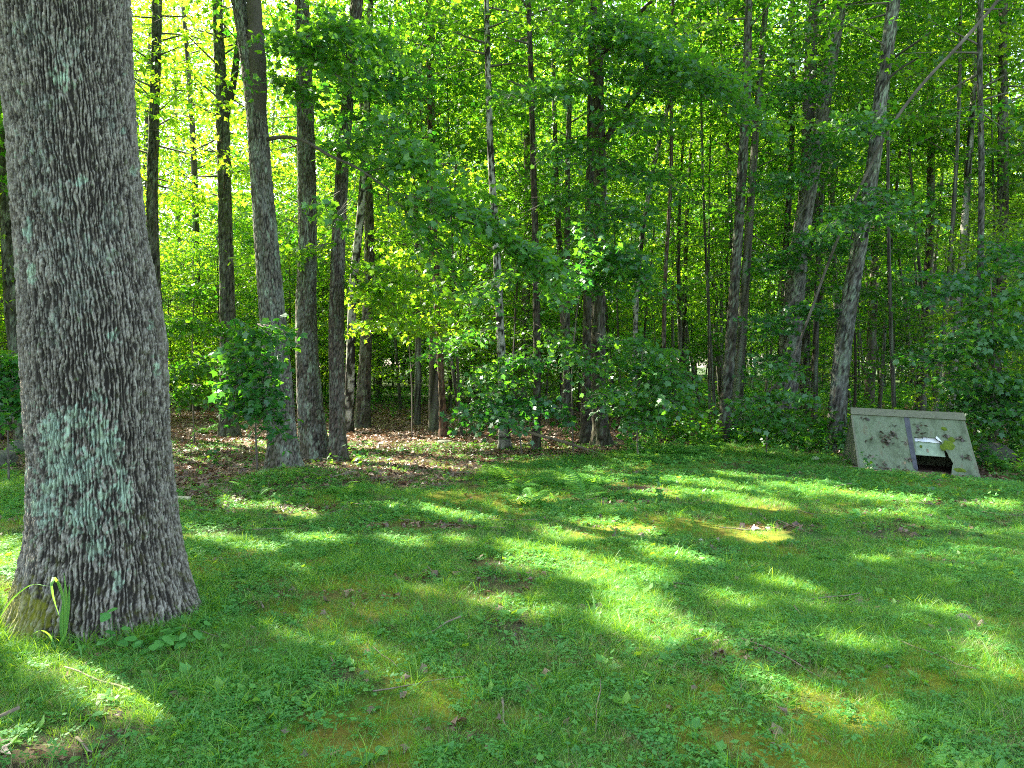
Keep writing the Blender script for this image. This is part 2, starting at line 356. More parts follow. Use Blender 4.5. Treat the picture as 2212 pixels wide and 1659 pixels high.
# ------------------------------------------------------------------ bark trunk with fissured surface
def trunk_mesh(name, C, rad, res=(48, 90), plate=(0.03, 0.09), depth=0.01, flare=0.35, flare_h=0.5, lobes=6, seed=0,
               tint=(0.15, 0.135, 0.115), lichen=0.25, moss=0.4, zs=None, birch=False, extra=None, ridged=False, ths=None):
    """C: callable s in [0,1] -> centre (vectorised), rad: callable of s. Surface built as grid."""
    nt_, nz = res
    s = np.linspace(0, 1, nz) if zs is None else zs; nz = len(s)
    P = C(s); r0 = rad(s)
    th = np.linspace(0, 2 * np.pi, nt_, endpoint=False) if ths is None else ths; nt_ = len(th)
    TH, S = np.meshgrid(th, s); Z = (P[:, 2] - P[0, 2])[:, None] + 0 * TH
    RR = r0[:, None] + 0 * TH
    fl = flare * r0[0] * np.exp(-Z / flare_h) * (0.72 + 0.28 * np.cos(lobes * TH + 2.0 * vn(TH * 1.0, Z, 0, seed) + seed) + 0.35 * (fbm(np.cos(TH) * 1.5 + seed, np.sin(TH) * 1.5, Z, seed + 3, 2) - 0.5))
    R1 = RR + fl
    R1 = R1 * (1 + 0.05 * (fbm(np.cos(TH) * 1.3 + seed * 3.1, np.sin(TH) * 1.3, Z * 1.1, seed, 3) - 0.5) * 2)
    nu = max(6, int(round(2 * math.pi * r0.mean() / plate[0])))
    wob = 0.9 * (fbm(np.cos(TH) * 3, np.sin(TH) * 3, Z * 3.0, seed + 9, 2) - 0.5)
    U = (TH / (2 * np.pi) * nu + wob * 2.2) ; Vv = Z / plate[1] + 0.6 * wob + 0.5 * vn(U * 0.7, Z * 4, 0, seed)
    f1, f2, idn = cells(U % nu, Vv, seed, nu)
    rid = sstep(0.02, 0.38, f2 - f1)
    if ridged:                            # interlacing vertical ridges broken into short flakes
        cx_, sx_ = np.cos(TH), np.sin(TH)
        wv_ = 2.4 * (fbm(cx_ * 5, sx_ * 5, Z * 4.0, seed + 61, 3) - 0.5) + 1.7 * (fbm(cx_ * 20, sx_ * 20, Z * 15, seed + 62, 4) - 0.5)
        ph = TH / (2 * np.pi) * nu + wv_
        tri_ = 1 - np.abs((ph % 1.0) * 2 - 1)
        brk = fbm(cx_ * 22, sx_ * 22, Z * 16, seed + 63, 3)
        rid = sstep(0.30, 0.66, tri_ + 1.45 * (brk - 0.5)) * (0.55 + 0.45 * sstep(0.36, 0.56, fbm(cx_ * 34, sx_ * 34, Z * 30, seed + 64, 2)))
        idn = vn(np.floor(ph) * 7.3, Z * 16, 0, seed)
    fine = fbm(np.cos(TH) * 40 * r0.mean() / 0.35, np.sin(TH) * 40 * r0.mean() / 0.35, Z * 25, seed + 5, 3)
    if birch: disp = 0.002 * fine
    else: disp = depth * (rid * (0.55 + 0.6 * idn) + 0.45 * (fine - 0.5))
    Rr = R1 + disp - depth * 0.5
    X = P[:, 0][:, None] + Rr * np.cos(TH + np.pi / 2); Y = P[:, 1][:, None] + Rr * np.sin(TH + np.pi / 2); ZZ = P[:, 2][:, None] + 0 * TH
    t = np.array(tint)
    if birch:
        base = np.array([0.62, 0.60, 0.54])[None, None] * (0.75 + 0.4 * fbm(TH * 2, Z * 9, 0, seed + 1, 3))[..., None]
        marks = sstep(0.60, 0.68, fbm(TH * 1.1 + 3, Z * 16, 0, seed + 2, 2) + 0.05) + sstep(0.64, 0.70, fbm(TH * 0.9 + 9, Z * 3.2, 0, seed + 4, 3) + 0.06)
        marks = np.clip(marks + sstep(0.7, 0.0, Z) * sstep(0.35, 0.6, fbm(TH * 2, Z * 5, 0, seed + 8, 2)) * 0.8, 0, 1)
        col = base * (1 - marks[..., None]) + np.array([0.035, 0.03, 0.026]) * marks[..., None]
    else:
        v = 0.16 + 1.0 * rid + 0.4 * (idn - 0.5)
        col = t[None, None] * v[..., None] * (0.75 + 0.5 * fbm(TH * 3, Z * 2, 0, seed + 1, 3))[..., None]
        grey = sstep(0.46, 0.62, 0.6 * fbm(np.cos(TH) * 3 + 5, np.sin(TH) * 3, Z * 5, seed + 21, 4) + 0.4 * fbm(np.cos(TH) * 11 + 5, np.sin(TH) * 11, Z * 24, seed + 22, 3)) * lichen * 1.6
        grey = np.clip(grey * (0.35 + 0.65 * rid), 0, 0.8)[..., None]
        col = col * (1 - grey) + np.array([0.33, 0.36, 0.31]) * grey
        sp = sstep(0.58, 0.63, 0.6 * fbm(np.cos(TH) * 4 + 1, np.sin(TH) * 4, Z * 5, seed + 33, 4) + 0.4 * fbm(np.cos(TH) * 12 + 1, np.sin(TH) * 12, Z * 26, seed + 34, 3)) * lichen * 2
        sp = np.clip(sp, 0, 0.85)[..., None]
        col = col * (1 - sp) + np.array([0.40, 0.50, 0.36]) * sp
    if moss > 0:
        mo = sstep(0.45, 0.62, fbm(np.cos(TH) * 2.5, np.sin(TH) * 2.5, Z * 2.5, seed + 41, 4) + 0.30 * np.exp(-Z / 0.35) - 0.05) * moss
        mo = np.clip(mo * (1.15 - 0.7 * rid), 0, 0.9)[..., None]
        col = col * (1 - mo) + np.array([0.075, 0.09, 0.02]) * mo
    if extra is not None: col = extra(TH, Z, X, Y, ZZ, rid, idn, col)
    V = np.stack([X, Y, ZZ], -1).reshape(-1, 3)
    i = np.arange(nz - 1)[:, None] * nt_; j = np.arange(nt_)[None]; j2 = (j + 1) % nt_
    Q = np.stack([i + j, i + j2, i + nt_ + j2, i + nt_ + j], -1).reshape(-1, 4)
    V = np.concatenate([V, P[-1:]]); k = len(V) - 1; e = (nz - 1) * nt_; j = np.arange(nt_)
    T = np.stack([np.full(nt_, k), e + j, e + (j + 1) % nt_], -1)
    col = np.concatenate([col.reshape(-1, 3), col.reshape(-1, 3)[-1:]])
    return mesh_np(name, V, [Q, T], M['bark'], True, col)


# ================================================================== THE GROUND
LB = np.array([(-400,1010),(0,1020),(350,1050),(430,1098),(560,1100),(700,1085),(780,1060),(950,1046),(1030,1030),(1110,1008),(1300,987),(1400,968),(1600,964),(1800,985),(1870,1002),(2212,1022),(2700,1040)], float)
LB_R = (LB[:, 0] - CX) / F; LB_Y = CAMH * F / (LB[:, 1] - HORY)
SPOTS = [(-2.75, 8.45, 1.0, 0.42), (-0.60, 5.75, 0.38, 0.20), (-1.25, 5.25, 0.42, 0.14), (1.26, 4.15, 0.35, 0.18), (1.45, 8.9, 0.7, 0.25), (4.9, 9.0, 0.8, 0.22), (2.6, 7.6, 0.5, 0.2), (6.0, 8.2, 0.8, 0.25), (-0.9, 7.6, 0.6, 0.2), (0.5, 5.0, 0.2, 0.12), (2.2, 5.2, 0.35, 0.15), (-0.2, 3.3, 0.22, 0.12), (3.6, 6.2, 0.4, 0.16), (-1.9, 3.1, 0.3, 0.1), (-2.2, 4.25, 0.5, 0.10)]
def litter(x, y):
    y = np.asarray(y, float); r = np.asarray(x) / np.maximum(y, 0.5)
    x = np.asarray(x, float); yb = np.interp(r, LB_R, LB_Y)
    n = (fbm(np.asarray(x) * 0.9, y * 0.9, 0, 51, 4) - 0.5) * 3.2
    v = sstep(-0.5, 0.7, y - yb + n)
    v = np.maximum(v, sum(0.62 * np.exp(-(((x - a_) / c_) ** 2 + ((y - b_) / d_) ** 2) ** 2) for a_, b_, c_, d_ in SPOTS) * (0.5 + fbm(x * 3, y * 3, 0, 53, 3)))
    v = np.clip(v, 0, 1) * (1 - 0.85 * np.exp(-((x + 3.0) / 0.75) ** 2 - ((y - 10.1) / 0.75) ** 2))
    a = (x - 5.45) * 0.9758 - (y - 12.0) * 0.2187; b = (x - 5.45) * 0.2187 + (y - 12.0) * 0.9758
    st = sstep(-0.3, 0.1, a) * sstep(2.3, 1.9, a) * sstep(-0.42, -0.2, b + 0.3 * (vn(a * 5, b * 3, 0, 9) - .5)) * sstep(1.6, 1.3, b)
    return np.maximum(v, 0.97 * st)
def mossy(x, y): return sstep(0.52, 0.66, fbm(np.asarray(x) * 1.3 + 31, np.asarray(y) * 1.3, 0, 61, 4))
def bare(x, y): return sstep(0.60, 0.72, fbm(np.asarray(x) * 1.1 + 11, np.asarray(y) * 1.1 + 5, 0, 71, 4))
def grid1(a, b, d, lo, hi, g=1.12):
    v = list(np.arange(a, b + 1e-6, d)); q = d
    while v[-1] < hi: q *= g; v.append(v[-1] + q)
    q = d
    while v[0] > lo: q *= g; v.insert(0, v[0] - q)
    return np.array(v)
gx = grid1(-9, 10, 0.075, -400, 400); gy = grid1(2.2, 17, 0.075, -250, 500)
GX, GY = np.meshgrid(gx, gy)
GZ = gh(GX, GY)
near = np.exp(-((GX) ** 2 + (GY - 8) ** 2) / 900)
GZ = GZ + 0.018 * (fbm(GX * 5, GY * 5, 0, 8, 3) - 0.5) * near
li, mo, ba = litter(GX, GY), mossy(GX, GY), bare(GX, GY)
far_green = sstep(18, 26, GY) * 0.5
soil = np.array([0.085, 0.058, 0.038]); lit_c = np.array([0.115, 0.070, 0.045]); moss_c = np.array([0.20, 0.21, 0.015]); lawn_c = np.array([0.045, 0.12, 0.018]); rust = np.array([0.20, 0.105, 0.025])
c = lawn_c + (moss_c - lawn_c) * mo[..., None]
ru = sstep(0.60, 0.72, fbm(GX * 2.4 + 3, GY * 2.4, 0, 91, 3)) * mo; c = c + (rust - c) * (ru * 0.5)[..., None]
c = c + (soil - c) * (ba * 0.8)[..., None]
c = c + (lit_c - c) * (li * (1 - far_green * 0.5))[..., None]; fg = sstep(24, 40, GY)[..., None]; c = c * (1 - fg) + np.array([0.04, 0.075, 0.015]) * fg
c = c * (0.75 + 0.5 * fbm(GX * 6, GY * 6, 0, 93, 2))[..., None]
ny_, nx_ = GX.shape
i = np.arange(ny_ - 1)[:, None] * nx_; j = np.arange(nx_ - 1)[None]
Q = np.stack([i + j, i + j + 1, i + nx_ + j + 1, i + nx_ + j], -1).reshape(-1, 4)
M['ground'] = attr_mat('ground', 45, 0.9, 1.0, 0.5, (1, 1, 1))
g = obj('ground', mesh_np('ground', np.stack([GX, GY, GZ], -1).reshape(-1, 3), Q, M['ground'], True, c.reshape(-1, 3)), kind='structure')
g['label'] = 'mossy lawn floor running back under the leaf litter of the wood'

reseed(21)
# ================================================================== SCATTERING (ground cover nobody could count)
def scatter(name, label, cat, srcs, P, rot, scl, idx):
    me = bpy.data.meshes.new(name); me.vertices.add(len(P)); me.vertices.foreach_set('co', np.asarray(P, np.float32).ravel())
    a = me.attributes.new('rot', 'FLOAT_VECTOR', 'POINT'); a.data.foreach_set('vector', np.asarray(rot, np.float32).ravel())
    a = me.attributes.new('scl', 'FLOAT', 'POINT'); a.data.foreach_set('value', np.asarray(scl, np.float32))
    a = me.attributes.new('idx', 'INT', 'POINT'); a.data.foreach_set('value', np.asarray(idx, np.int32))
    o = obj(name, me, kind='stuff', label=label); o['category'] = cat
    c = bpy.data.collections.new(name + '_kinds')
    for k, m in enumerate(srcs):
        so = bpy.data.objects.new('%s_kind_%02d' % (name, k), m); c.objects.link(so)
    nt = bpy.data.node_groups.new(name, 'GeometryNodeTree')
    nt.interface.new_socket('Geometry', in_out='INPUT', socket_type='NodeSocketGeometry'); nt.interface.new_socket('Geometry', in_out='OUTPUT', socket_type='NodeSocketGeometry')
    gi = nt.nodes.new('NodeGroupInput'); go = nt.nodes.new('NodeGroupOutput')
    ci = nt.nodes.new('GeometryNodeCollectionInfo'); ci.inputs['Collection'].default_value = c; ci.inputs['Separate Children'].default_value = True; ci.inputs['Reset Children'].default_value = True
    ip = nt.nodes.new('GeometryNodeInstanceOnPoints'); ip.inputs['Pick Instance'].default_value = True
    def na(n, t):
        q = nt.nodes.new('GeometryNodeInputNamedAttribute'); q.data_type = t; q.inputs[0].default_value = n; return q.outputs[0]
    L = nt.links
    er = nt.nodes.new('FunctionNodeEulerToRotation'); L.new(na('rot', 'FLOAT_VECTOR'), er.inputs[0])
    L.new(gi.outputs[0], ip.inputs['Points']); L.new(ci.outputs[0], ip.inputs['Instance']); L.new(na('idx', 'INT'), ip.inputs['Instance Index'])
    L.new(er.outputs[0], ip.inputs['Rotation']); L.new(na('scl', 'FLOAT'), ip.inputs['Scale']); L.new(ip.outputs[0], go.inputs[0])
    md = o.modifiers.new('scatter', 'NODES'); md.node_group = nt
    return o
def ground_points(n, y0, y1, dens=None, k=0.74, pad=2.2, power=1.0):
    x, y = ground_points_(n, y0, y1, dens, k, pad, power)
    a = (x - 5.45) * 0.9758 - (y - 12.0) * 0.2187; b = (x - 5.45) * 0.2187 + (y - 12.0) * 0.9758     # the shelter stands here
    m = ~((a > -0.05) & (a < 1.85) & (b > -0.14) & (b < 1.35)) & (np.hypot(x + 2.6, y - 4.9) > 0.5)
    return x[m], y[m]
def ground_points_(n, y0, y1, dens=None, k=0.74, pad=2.2, power=1.0):
    """n candidates in the wedge before the viewer's lawn, thinned by dens(x, y)."""
    y = y0 + (y1 - y0) * rng.random(n) ** power
    x = (rng.random(n) * 2 - 1) * (k * y + pad)
    if dens is not None:
        m = rng.random(n) < dens(x, y); x, y = x[m], y[m]
    return x, y
def on_ground(x, y, dz=0.0): return np.stack([x, y, gh(x, y) + dz], -1)
def rot_z(n, tilt=0.12): return np.stack([rng.normal(0, tilt, n), rng.normal(0, tilt, n), rng.uniform(0, 6.283, n)], -1)

def tuft(nb, h, spread, lean, m, wdt=0.0022, seg=3):
    V = []; T = []; n = 0
    for b in range(nb):
        a = rng.uniform(0, 6.283); r0 = spread * math.sqrt(rng.random()); hh = h * rng.uniform(0.5, 1.15)
        bx, by = r0 * math.cos(a), r0 * math.sin(a); la = a + rng.normal(0, 0.9); ln = lean * rng.uniform(0.3, 1.5); w = wdt * rng.uniform(0.7, 1.3)
        fa = rng.uniform(0, 6.283); sx, sy = math.cos(fa), math.sin(fa)
        for k in range(seg + 1):
            t = k / seg; q = ln * hh * t ** 1.8; z = hh * t * (1 - 0.25 * ln * t)
            c_ = np.array([bx + q * math.cos(la), by + q * math.sin(la), z]); ww = w * (1 - 0.85 * t)
            if k < seg: V += [c_ - [sx * ww, sy * ww, 0], c_ + [sx * ww, sy * ww, 0]]
            else: V += [c_]
        for k in range(seg - 1): T += [(n + 2*k, n + 2*k + 1, n + 2*k + 3), (n + 2*k, n + 2*k + 3, n + 2*k + 2)]
        T += [(n + 2*seg - 2, n + 2*seg - 1, n + 2*seg)]; n += 2 * seg + 1
    return mesh_np('tuft', np.array(V), np.array(T), m)
grass_src = [tuft(26, 0.045 + 0.009 * k, 0.05, 1.2, M['grass'], 0.0013) for k in range(4)] + [tuft(20, 0.055, 0.05, 1.3, M['straw'], 0.0013)] + [tuft(16, 0.12, 0.03, 0.8, M['grass'], 0.0022, 4)]
def gd(x, y):
    return (1 - 0.93 * litter(x, y)) * (1 - 0.6 * mossy(x, y)) * (1 - 0.8 * bare(x, y)) * (0.45 + 0.55 * sstep(0.35, 0.6, fbm(x * 0.6, y * 0.6, 0, 15, 3)))
x1, y1 = ground_points(74000, 2.0, 7.0, gd, power=0.75); x2, y2 = ground_points(74000, 7.0, 16.0, gd, power=0.75)
x = np.concatenate([x1, x2]); y = np.concatenate([y1, y2]); n = len(x)
pr = rng.random(n); strawy = sstep(0.5, 0.7, fbm(x * 1.9 + 4, y * 1.9, 0, 17, 3))
n0 = n; a_ = rng.uniform(0, 6.28, 500); r_ = rng.uniform(0.50, 0.78, 500); xo, yo = -2.62 + r_ * np.cos(a_), 4.9 + r_ * np.sin(a_)
x = np.concatenate([x, xo]); y = np.concatenate([y, yo]); n = len(x); pr = rng.random(n); pr[n0:] *= 0.05; strawy = np.append(strawy, np.zeros(500))
idx = np.where(pr < 0.035, 5, np.where(rng.random(n) < 0.05 + 0.30 * strawy, 4, rng.integers(0, 4, n)))
scl = rng.uniform(0.7, 1.25, n) * (1 + 0.03 * np.clip(y - 6, 0, 9)); scl = scl * np.where((y > 9) & (idx == 5), 0.75, 1)
scatter('grass', 'short fine grass growing over the shaded lawn', 'grass', grass_src, on_ground(x, y, -0.003), rot_z(n), scl, idx)

def rosette(kind, m):
    V = []; T = []; n = 0
    for b in range({'clover': 7, 'broad': 6, 'creep': 8}[kind]):
        a = rng.uniform(0, 6.283)
        if kind == 'clover':
            r0 = rng.uniform(0.005, 0.04); c_ = np.array([[r0 * math.cos(a), r0 * math.sin(a), rng.uniform(0.012, 0.032)]])
            for q in range(3):
                v, f = leaves(c_, 0.016, np.array([a + q * 2.094]), 0.15, 'OVAL', 0.0); v = c_ + (v - c_) * np.array([1, 1, 1]); T.append(f + n); V.append(v); n += len(v)
        else:
            r0 = rng.uniform(0.004, 0.012) if kind == 'broad' else rng.uniform(0.0, 0.06); c_ = np.array([[r0 * math.cos(a), r0 * math.sin(a), 0.008 if kind == 'broad' else rng.uniform(0.01, 0.03)]])
            v, f = leaves(c_, 0.05 if kind == 'broad' else 0.026, np.array([a]), 0.2, 'OVAL', -0.25 if kind == 'broad' else 0.0); T.append(f + n); V.append(v); n += len(v)
    return mesh_np('rosette', np.concatenate(V), np.concatenate(T), m)
cl_src = [rosette('clover', M['clover']) for _ in range(3)] + [rosette('creep', M['clover']) for _ in range(3)] + [rosette('broad', M['clover']), rosette('broad', M['grass'])]
def cd(x, y): return (1 - 0.85 * litter(x, y)) * (1 - 0.7 * mossy(x, y)) * (0.22 + 0.78 * sstep(0.44, 0.60, fbm(x * 0.8 + 40, y * 0.8, 0, 25, 4)))
x1, y1 = ground_points(37000, 2.0, 7.0, cd, power=0.75); x2, y2 = ground_points(74000, 7.0, 16.0, cd, power=0.75)
x = np.concatenate([x1, x2]); y = np.concatenate([y1, y2]); n = len(x)
idx = np.where(rng.random(n) < 0.08, rng.integers(6, 8, n), rng.integers(0, 6, n))
scatter('clover', 'low clover and broad leaved weeds mixed through the lawn', 'ground cover', cl_src, on_ground(x, y, 0.004), rot_z(n, 0.2), rng.uniform(0.8, 1.5, n) * (1 + 0.04 * np.clip(y - 6, 0, 9)), idx)

def dead_leaf(shape):
    v, f = leaves(np.zeros((1, 3)), 0.085, np.array([0.0]), 0.05, shape, 0.0)
    v = v - v.mean(0); k = rng.uniform(-14, 14); v[:, 2] += k * v[:, 0] ** 2 + rng.uniform(-8, 8) * v[:, 1] ** 2 + rng.normal(0, 0.004, len(v))
    return mesh_np('dead_leaf', v, f, M['dead'])
dl = [dead_leaf('MAPLE') for _ in range(6)] + [dead_leaf('LOBE') for _ in range(4)]
def dd(x, y): return np.clip(0.96 * litter(x, y) + 0.18 * bare(x, y) + 0.03 * (1 + 2 * (fbm(x * .7, y * .7, 0, 19, 2) > .55)), 0, 1)
x1, y1 = ground_points(9000, 2.0, 8.0, dd, power=0.8); x2, y2 = ground_points(92000, 7.5, 30.0, dd, power=1.0)
x = np.concatenate([x1, x2]); y = np.concatenate([y1, y2]); n = len(x)
scatter('fallen_leaves', 'brown dead leaves lying on the woodland floor and in bare spots', 'leaf litter', dl, on_ground(x, y, 0.018), rot_z(n, 0.45), rng.uniform(0.5, 1.1, n) * np.where(litter(x, y) > 0.5, 1, 0.72), rng.integers(0, len(dl), n))
def stick_mesh(L, r):
    P = np.cumsum(np.concatenate([[[0, 0, 0]], np.stack([np.full(6, L / 6), rng.normal(0, L * 0.02, 6), rng.normal(0, L * 0.008, 6)], -1)]), 0); P -= P.mean(0)
    v, q = tube(P, np.linspace(r, r * 0.4, 7), 5); return mesh_np('stick', v, q, M['log'], True)
sk = [stick_mesh(rng.uniform(0.25, 0.7), rng.uniform(0.004, 0.009)) for _ in range(6)]
x, y = ground_points(3200, 2.6, 26.0, lambda x, y: np.clip(litter(x, y) + 0.05, 0, 1)); n = len(x)
scatter('fallen_twigs', 'thin dry twigs strewn over the leaf litter', 'twigs', sk, on_ground(x, y, 0.025), rot_z(n, 0.08), rng.uniform(0.5, 1.3, n), rng.integers(0, 6, n))

reseed(22)
# ================================================================== THE BIG OAK
OX = 2.0
D0 = CAMH * F / (1392 - HORY)             # depth of the trunk's foot line, about 4.5 m
DC = D0 + 0.42
sil = [(1395, 20, 436), (1340, 40, 425), (1250, 58, 402), (1150, 72, 385), (1000, 74, 368), (850, 66, 358), (750, 60, 352), (650, 56, 340), (500, 46, 312), (300, 32, 290), (150, 14, 276), (0, -8, 271)]
zz = []; cc = []; rr = []
for py, a, b in sil:
    m = at((a + b) / 2, py, DC); zz.append(m[2]); cc.append((m[0], m[1])); rr.append((b - a) / 2 / F * DC * 0.985)
zz[0] = -0.08
H_OAK = 9.0
zz.append(6.0); cc.append((cc[-1][0] - 0.30, cc[-1][1] + 0.1)); rr.append(0.33)
zz.append(H_OAK); cc.append((cc[-1][0] - 0.35, cc[-1][1] + 0.1)); rr.append(0.20)
zz = np.array(zz); cc = np.array(cc); rr = np.array(rr)
oak = thing('oak_tree', 'massive oak trunk with deeply furrowed bark and mint green lichen in the left foreground', 'tree', (cc[0][0], cc[0][1], 0))
Zs = np.concatenate([np.arange(-0.08, 4.1, 0.0085), np.arange(4.2, H_OAK, 0.12), [H_OAK]])
def oakC(s): return np.stack([np.interp(s, zz, cc[:, 0]) - cc[0][0], np.interp(s, zz, cc[:, 1]) - cc[0][1], s], -1)
def oakR(s): return np.interp(s, zz, rr) * 0.97
LICH = [(165,1010,75,75),(120,930,50,60),(225,960,45,70),(190,1110,80,60),(100,1090,40,70),(215,1180,40,30),(175,900,60,30),(260,1060,28,60),(120,1020,55,90),
        (130,165,28,22),(172,392,20,14),(243,725,14,16),(238,598,12,14),(325,700,9,12),(268,280,8,14),(66,590,10,28),(340,790,8,20),(60,500,14,30),(255,1250,14,26),(290,370,9,12),(205,860,30,16)]
PALE = [(60,70,60,60),(150,110,60,50),(90,330,45,70),(180,540,110,90),(110,430,70,60),(230,240,30,60),(170,640,60,50),(100,230,60,40),(240,480,40,60),(120,700,40,60)]
def oak_extra(TH, Z, X, Y, ZZ, rid, idn, col):
    G = np.stack([X + cc[0][0], Y + cc[0][1], ZZ], -1); px, py = topx(G); front = (Y < 0.1)
    n1 = (fbm(px * 0.055, py * 0.055, 0, 301, 4) - 0.5) * 2; n2 = (fbm(px * 0.16, py * 0.10, 0, 302, 3) - 0.5) * 2
    col = np.zeros_like(col); base = np.array([0.225, 0.195, 0.15])
    v = 0.20 + 0.95 * rid ** 1.2 * (0.7 + 0.6 * idn)
    col = base[None, None] * v[..., None] * (0.85 + 0.35 * n1)[..., None]
    n3 = vn(px * 0.45, py * 0.32, 0, 303)
    ash = sstep(0.30, 0.8, n2 * 0.6 + rid * 0.6 + 0.9 * (n3 - 0.5) + 0.02)[..., None] * 0.75 * (0.25 + 0.75 * rid[..., None])
    col = col * (1 - ash) + np.array([0.46, 0.43, 0.35]) * ash
    spk = (sstep(0.55, 0.75, vn(px * 0.55 + 9, py * 0.34, 0, 305)) * rid * 0.7)[..., None]; col = col * (1 - spk) + np.array([0.56, 0.54, 0.46]) * spk
    pm = 0.10 * np.ones_like(Z)
    for a, b, c_, d in PALE: pm = np.maximum(pm, np.exp(-(((px - a) / c_) ** 2 + ((py - b) / d) ** 2)))
    pg = (sstep(0.40, 0.70, pm * 0.62 + 0.6 * n2 + 0.3 * n1 + 0.5 * (n3 - 0.5)) * (0.25 + 0.75 * rid) * 0.8)[..., None]
    col = col * (1 - pg) + np.array([0.38, 0.43, 0.35]) * pg
    ml = np.zeros_like(Z)
    for a, b, c_, d in LICH: ml = np.maximum(ml, 1.25 * np.exp(-(((px - a) / c_) ** 2 + ((py - b) / d) ** 2)))
    mg = (sstep(0.60, 0.80, ml * 0.85 + 1.0 * n2 + 0.45 * n1 + 0.35 * (n3 - 0.5)) * front * (0.25 + 0.75 * rid))[..., None]
    mint = np.array([0.50, 0.68, 0.50]) + (n1[..., None] * np.array([0.06, 0.05, -0.03]))
    col = col * (1 - mg) + mint * mg
    mo = sstep(0.15, 0.95, n1 * 1.0 + 0.9 * n2 + 1.0 * np.exp(-((py - 1350) / 110) ** 2) * (0.35 + sstep(200, 30, px)) + 0.25 * sstep(220, 330, px) * sstep(0, 200, py) - 0.30 + 0.35 * sstep(140, 30, px) * sstep(1150, 1330, py))
    mo = (mo * (1.1 - 0.55 * rid) * 0.9)[..., None]
    moss_sun_col = np.array([0.085, 0.085, 0.02]) + (sstep(180, 40, px) * sstep(1130, 1330, py))[..., None] * np.array([0.22, 0.23, 0.0])  # moss, brightened and yellowed at the left foot to paint in sunlight
    return col * (1 - mo) + moss_sun_col * mo
TF = np.concatenate([np.linspace(0.45 * np.pi - 0.1, 1.55 * np.pi + 0.1, 400), np.linspace(1.55 * np.pi + 0.1, 2.45 * np.pi - 0.1, 62)[1:-1]])
me = trunk_mesh('oak_trunk', oakC, oakR, (400, 10), (0.021, 0.075), 0.019, 0.16, 0.30, 7, 4, zs=Zs, moss=0, lichen=0, extra=oak_extra, ridged=True, ths=TF)
obj('trunk', me, oak, label='grey furrowed trunk with a patch of mint green lichen')
# its crown, above the picture
T = Tree(); top = np.array([cc[-1][0], cc[-1][1], H_OAK]); o3 = np.array([cc[0][0], cc[0][1], 0.0])
for k in range(9):
    a = 2 * math.pi * k / 9 + rng.uniform(-.2, .2); z0 = rng.uniform(5.6, 9.0); b = np.array([np.interp(z0, zz, cc[:, 0]), np.interp(z0, zz, cc[:, 1]), z0])
    L = rng.uniform(3.6, 5.2); tip = b + np.array([math.cos(a) * L, math.sin(a) * L, rng.uniform(1.5, 4.5)])
    mid = (b + tip) / 2 + np.array([0, 0, 0.5]); P = T.limb([b - o3, mid - o3, tip - o3], 0.11, 0.03, 9, 7)
    for q in range(9):
        s0 = P[rng.integers(3, 9)] + o3; az = a + rng.uniform(-1.6, 1.6); l = rng.uniform(1.0, 1.8)
        lvk = lambda LP: lit_keep(LP + 0)
        s1 = s0 + np.array([math.cos(az) * l, math.sin(az) * l, rng.uniform(-0.1, 0.7)])
        lv, lf, wv, wq = spray(s0, s1, 0.8, 11, 0.13, 0.1, per=0.10, keep=lit_keep)
        if len(lv): T.lf.add(lv - o3, lf)
        T.wd.add(wv - o3, wq)
obj('branches', T.wd.mesh('oak_branches', M['twig']), oak)
obj('crown', T.lf.mesh('oak_crown', M['leaf']), oak, 'stuff')

reseed(23)
# ================================================================== FOREST TREES READ OFF THE PHOTOGRAPH
def px_path(pts, D):                      # [(px, py)] at depth D (a number or one per point)
    Ds = D if hasattr(D, '__len__') else [D] * len(pts)
    return np.array([at(a, b, d) for (a, b), d in zip(pts, Ds)])
def over_crown(T, base, C, z0, z1, radius, n, keep=lit_keep, leaf=0.135, ntw=11, per=0.11, azs=None):
    for k in range(n):
        f = (k + rng.random()) / n; z = z0 + (z1 - z0) * f
        b = C(z); r = radius * (0.45 + 0.75 * math.sin(math.pi * min(1, f * 0.85 + 0.15))) * rng.uniform(0.55, 1.05)
        a = rng.uniform(0, 6.283); tip = b + np.array([math.cos(a) * r, math.sin(a) * r, rng.normal(0.2, 0.3) * r])
        st = b + (tip - b) * 0.25
        v, q = tube(np.array([b, (b + st) / 2, st]), [0.026, 0.02, 0.014], 4, False); T.wd.add(v - base, q)
        lv, lf, wv, wq = spray(st, tip, 0.42 * r + 0.25, ntw, leaf, 0.10, per=per, keep=keep)
        if len(lv): T.lf.add(lv - base, lf)
        T.wd.add(wv - base, wq)
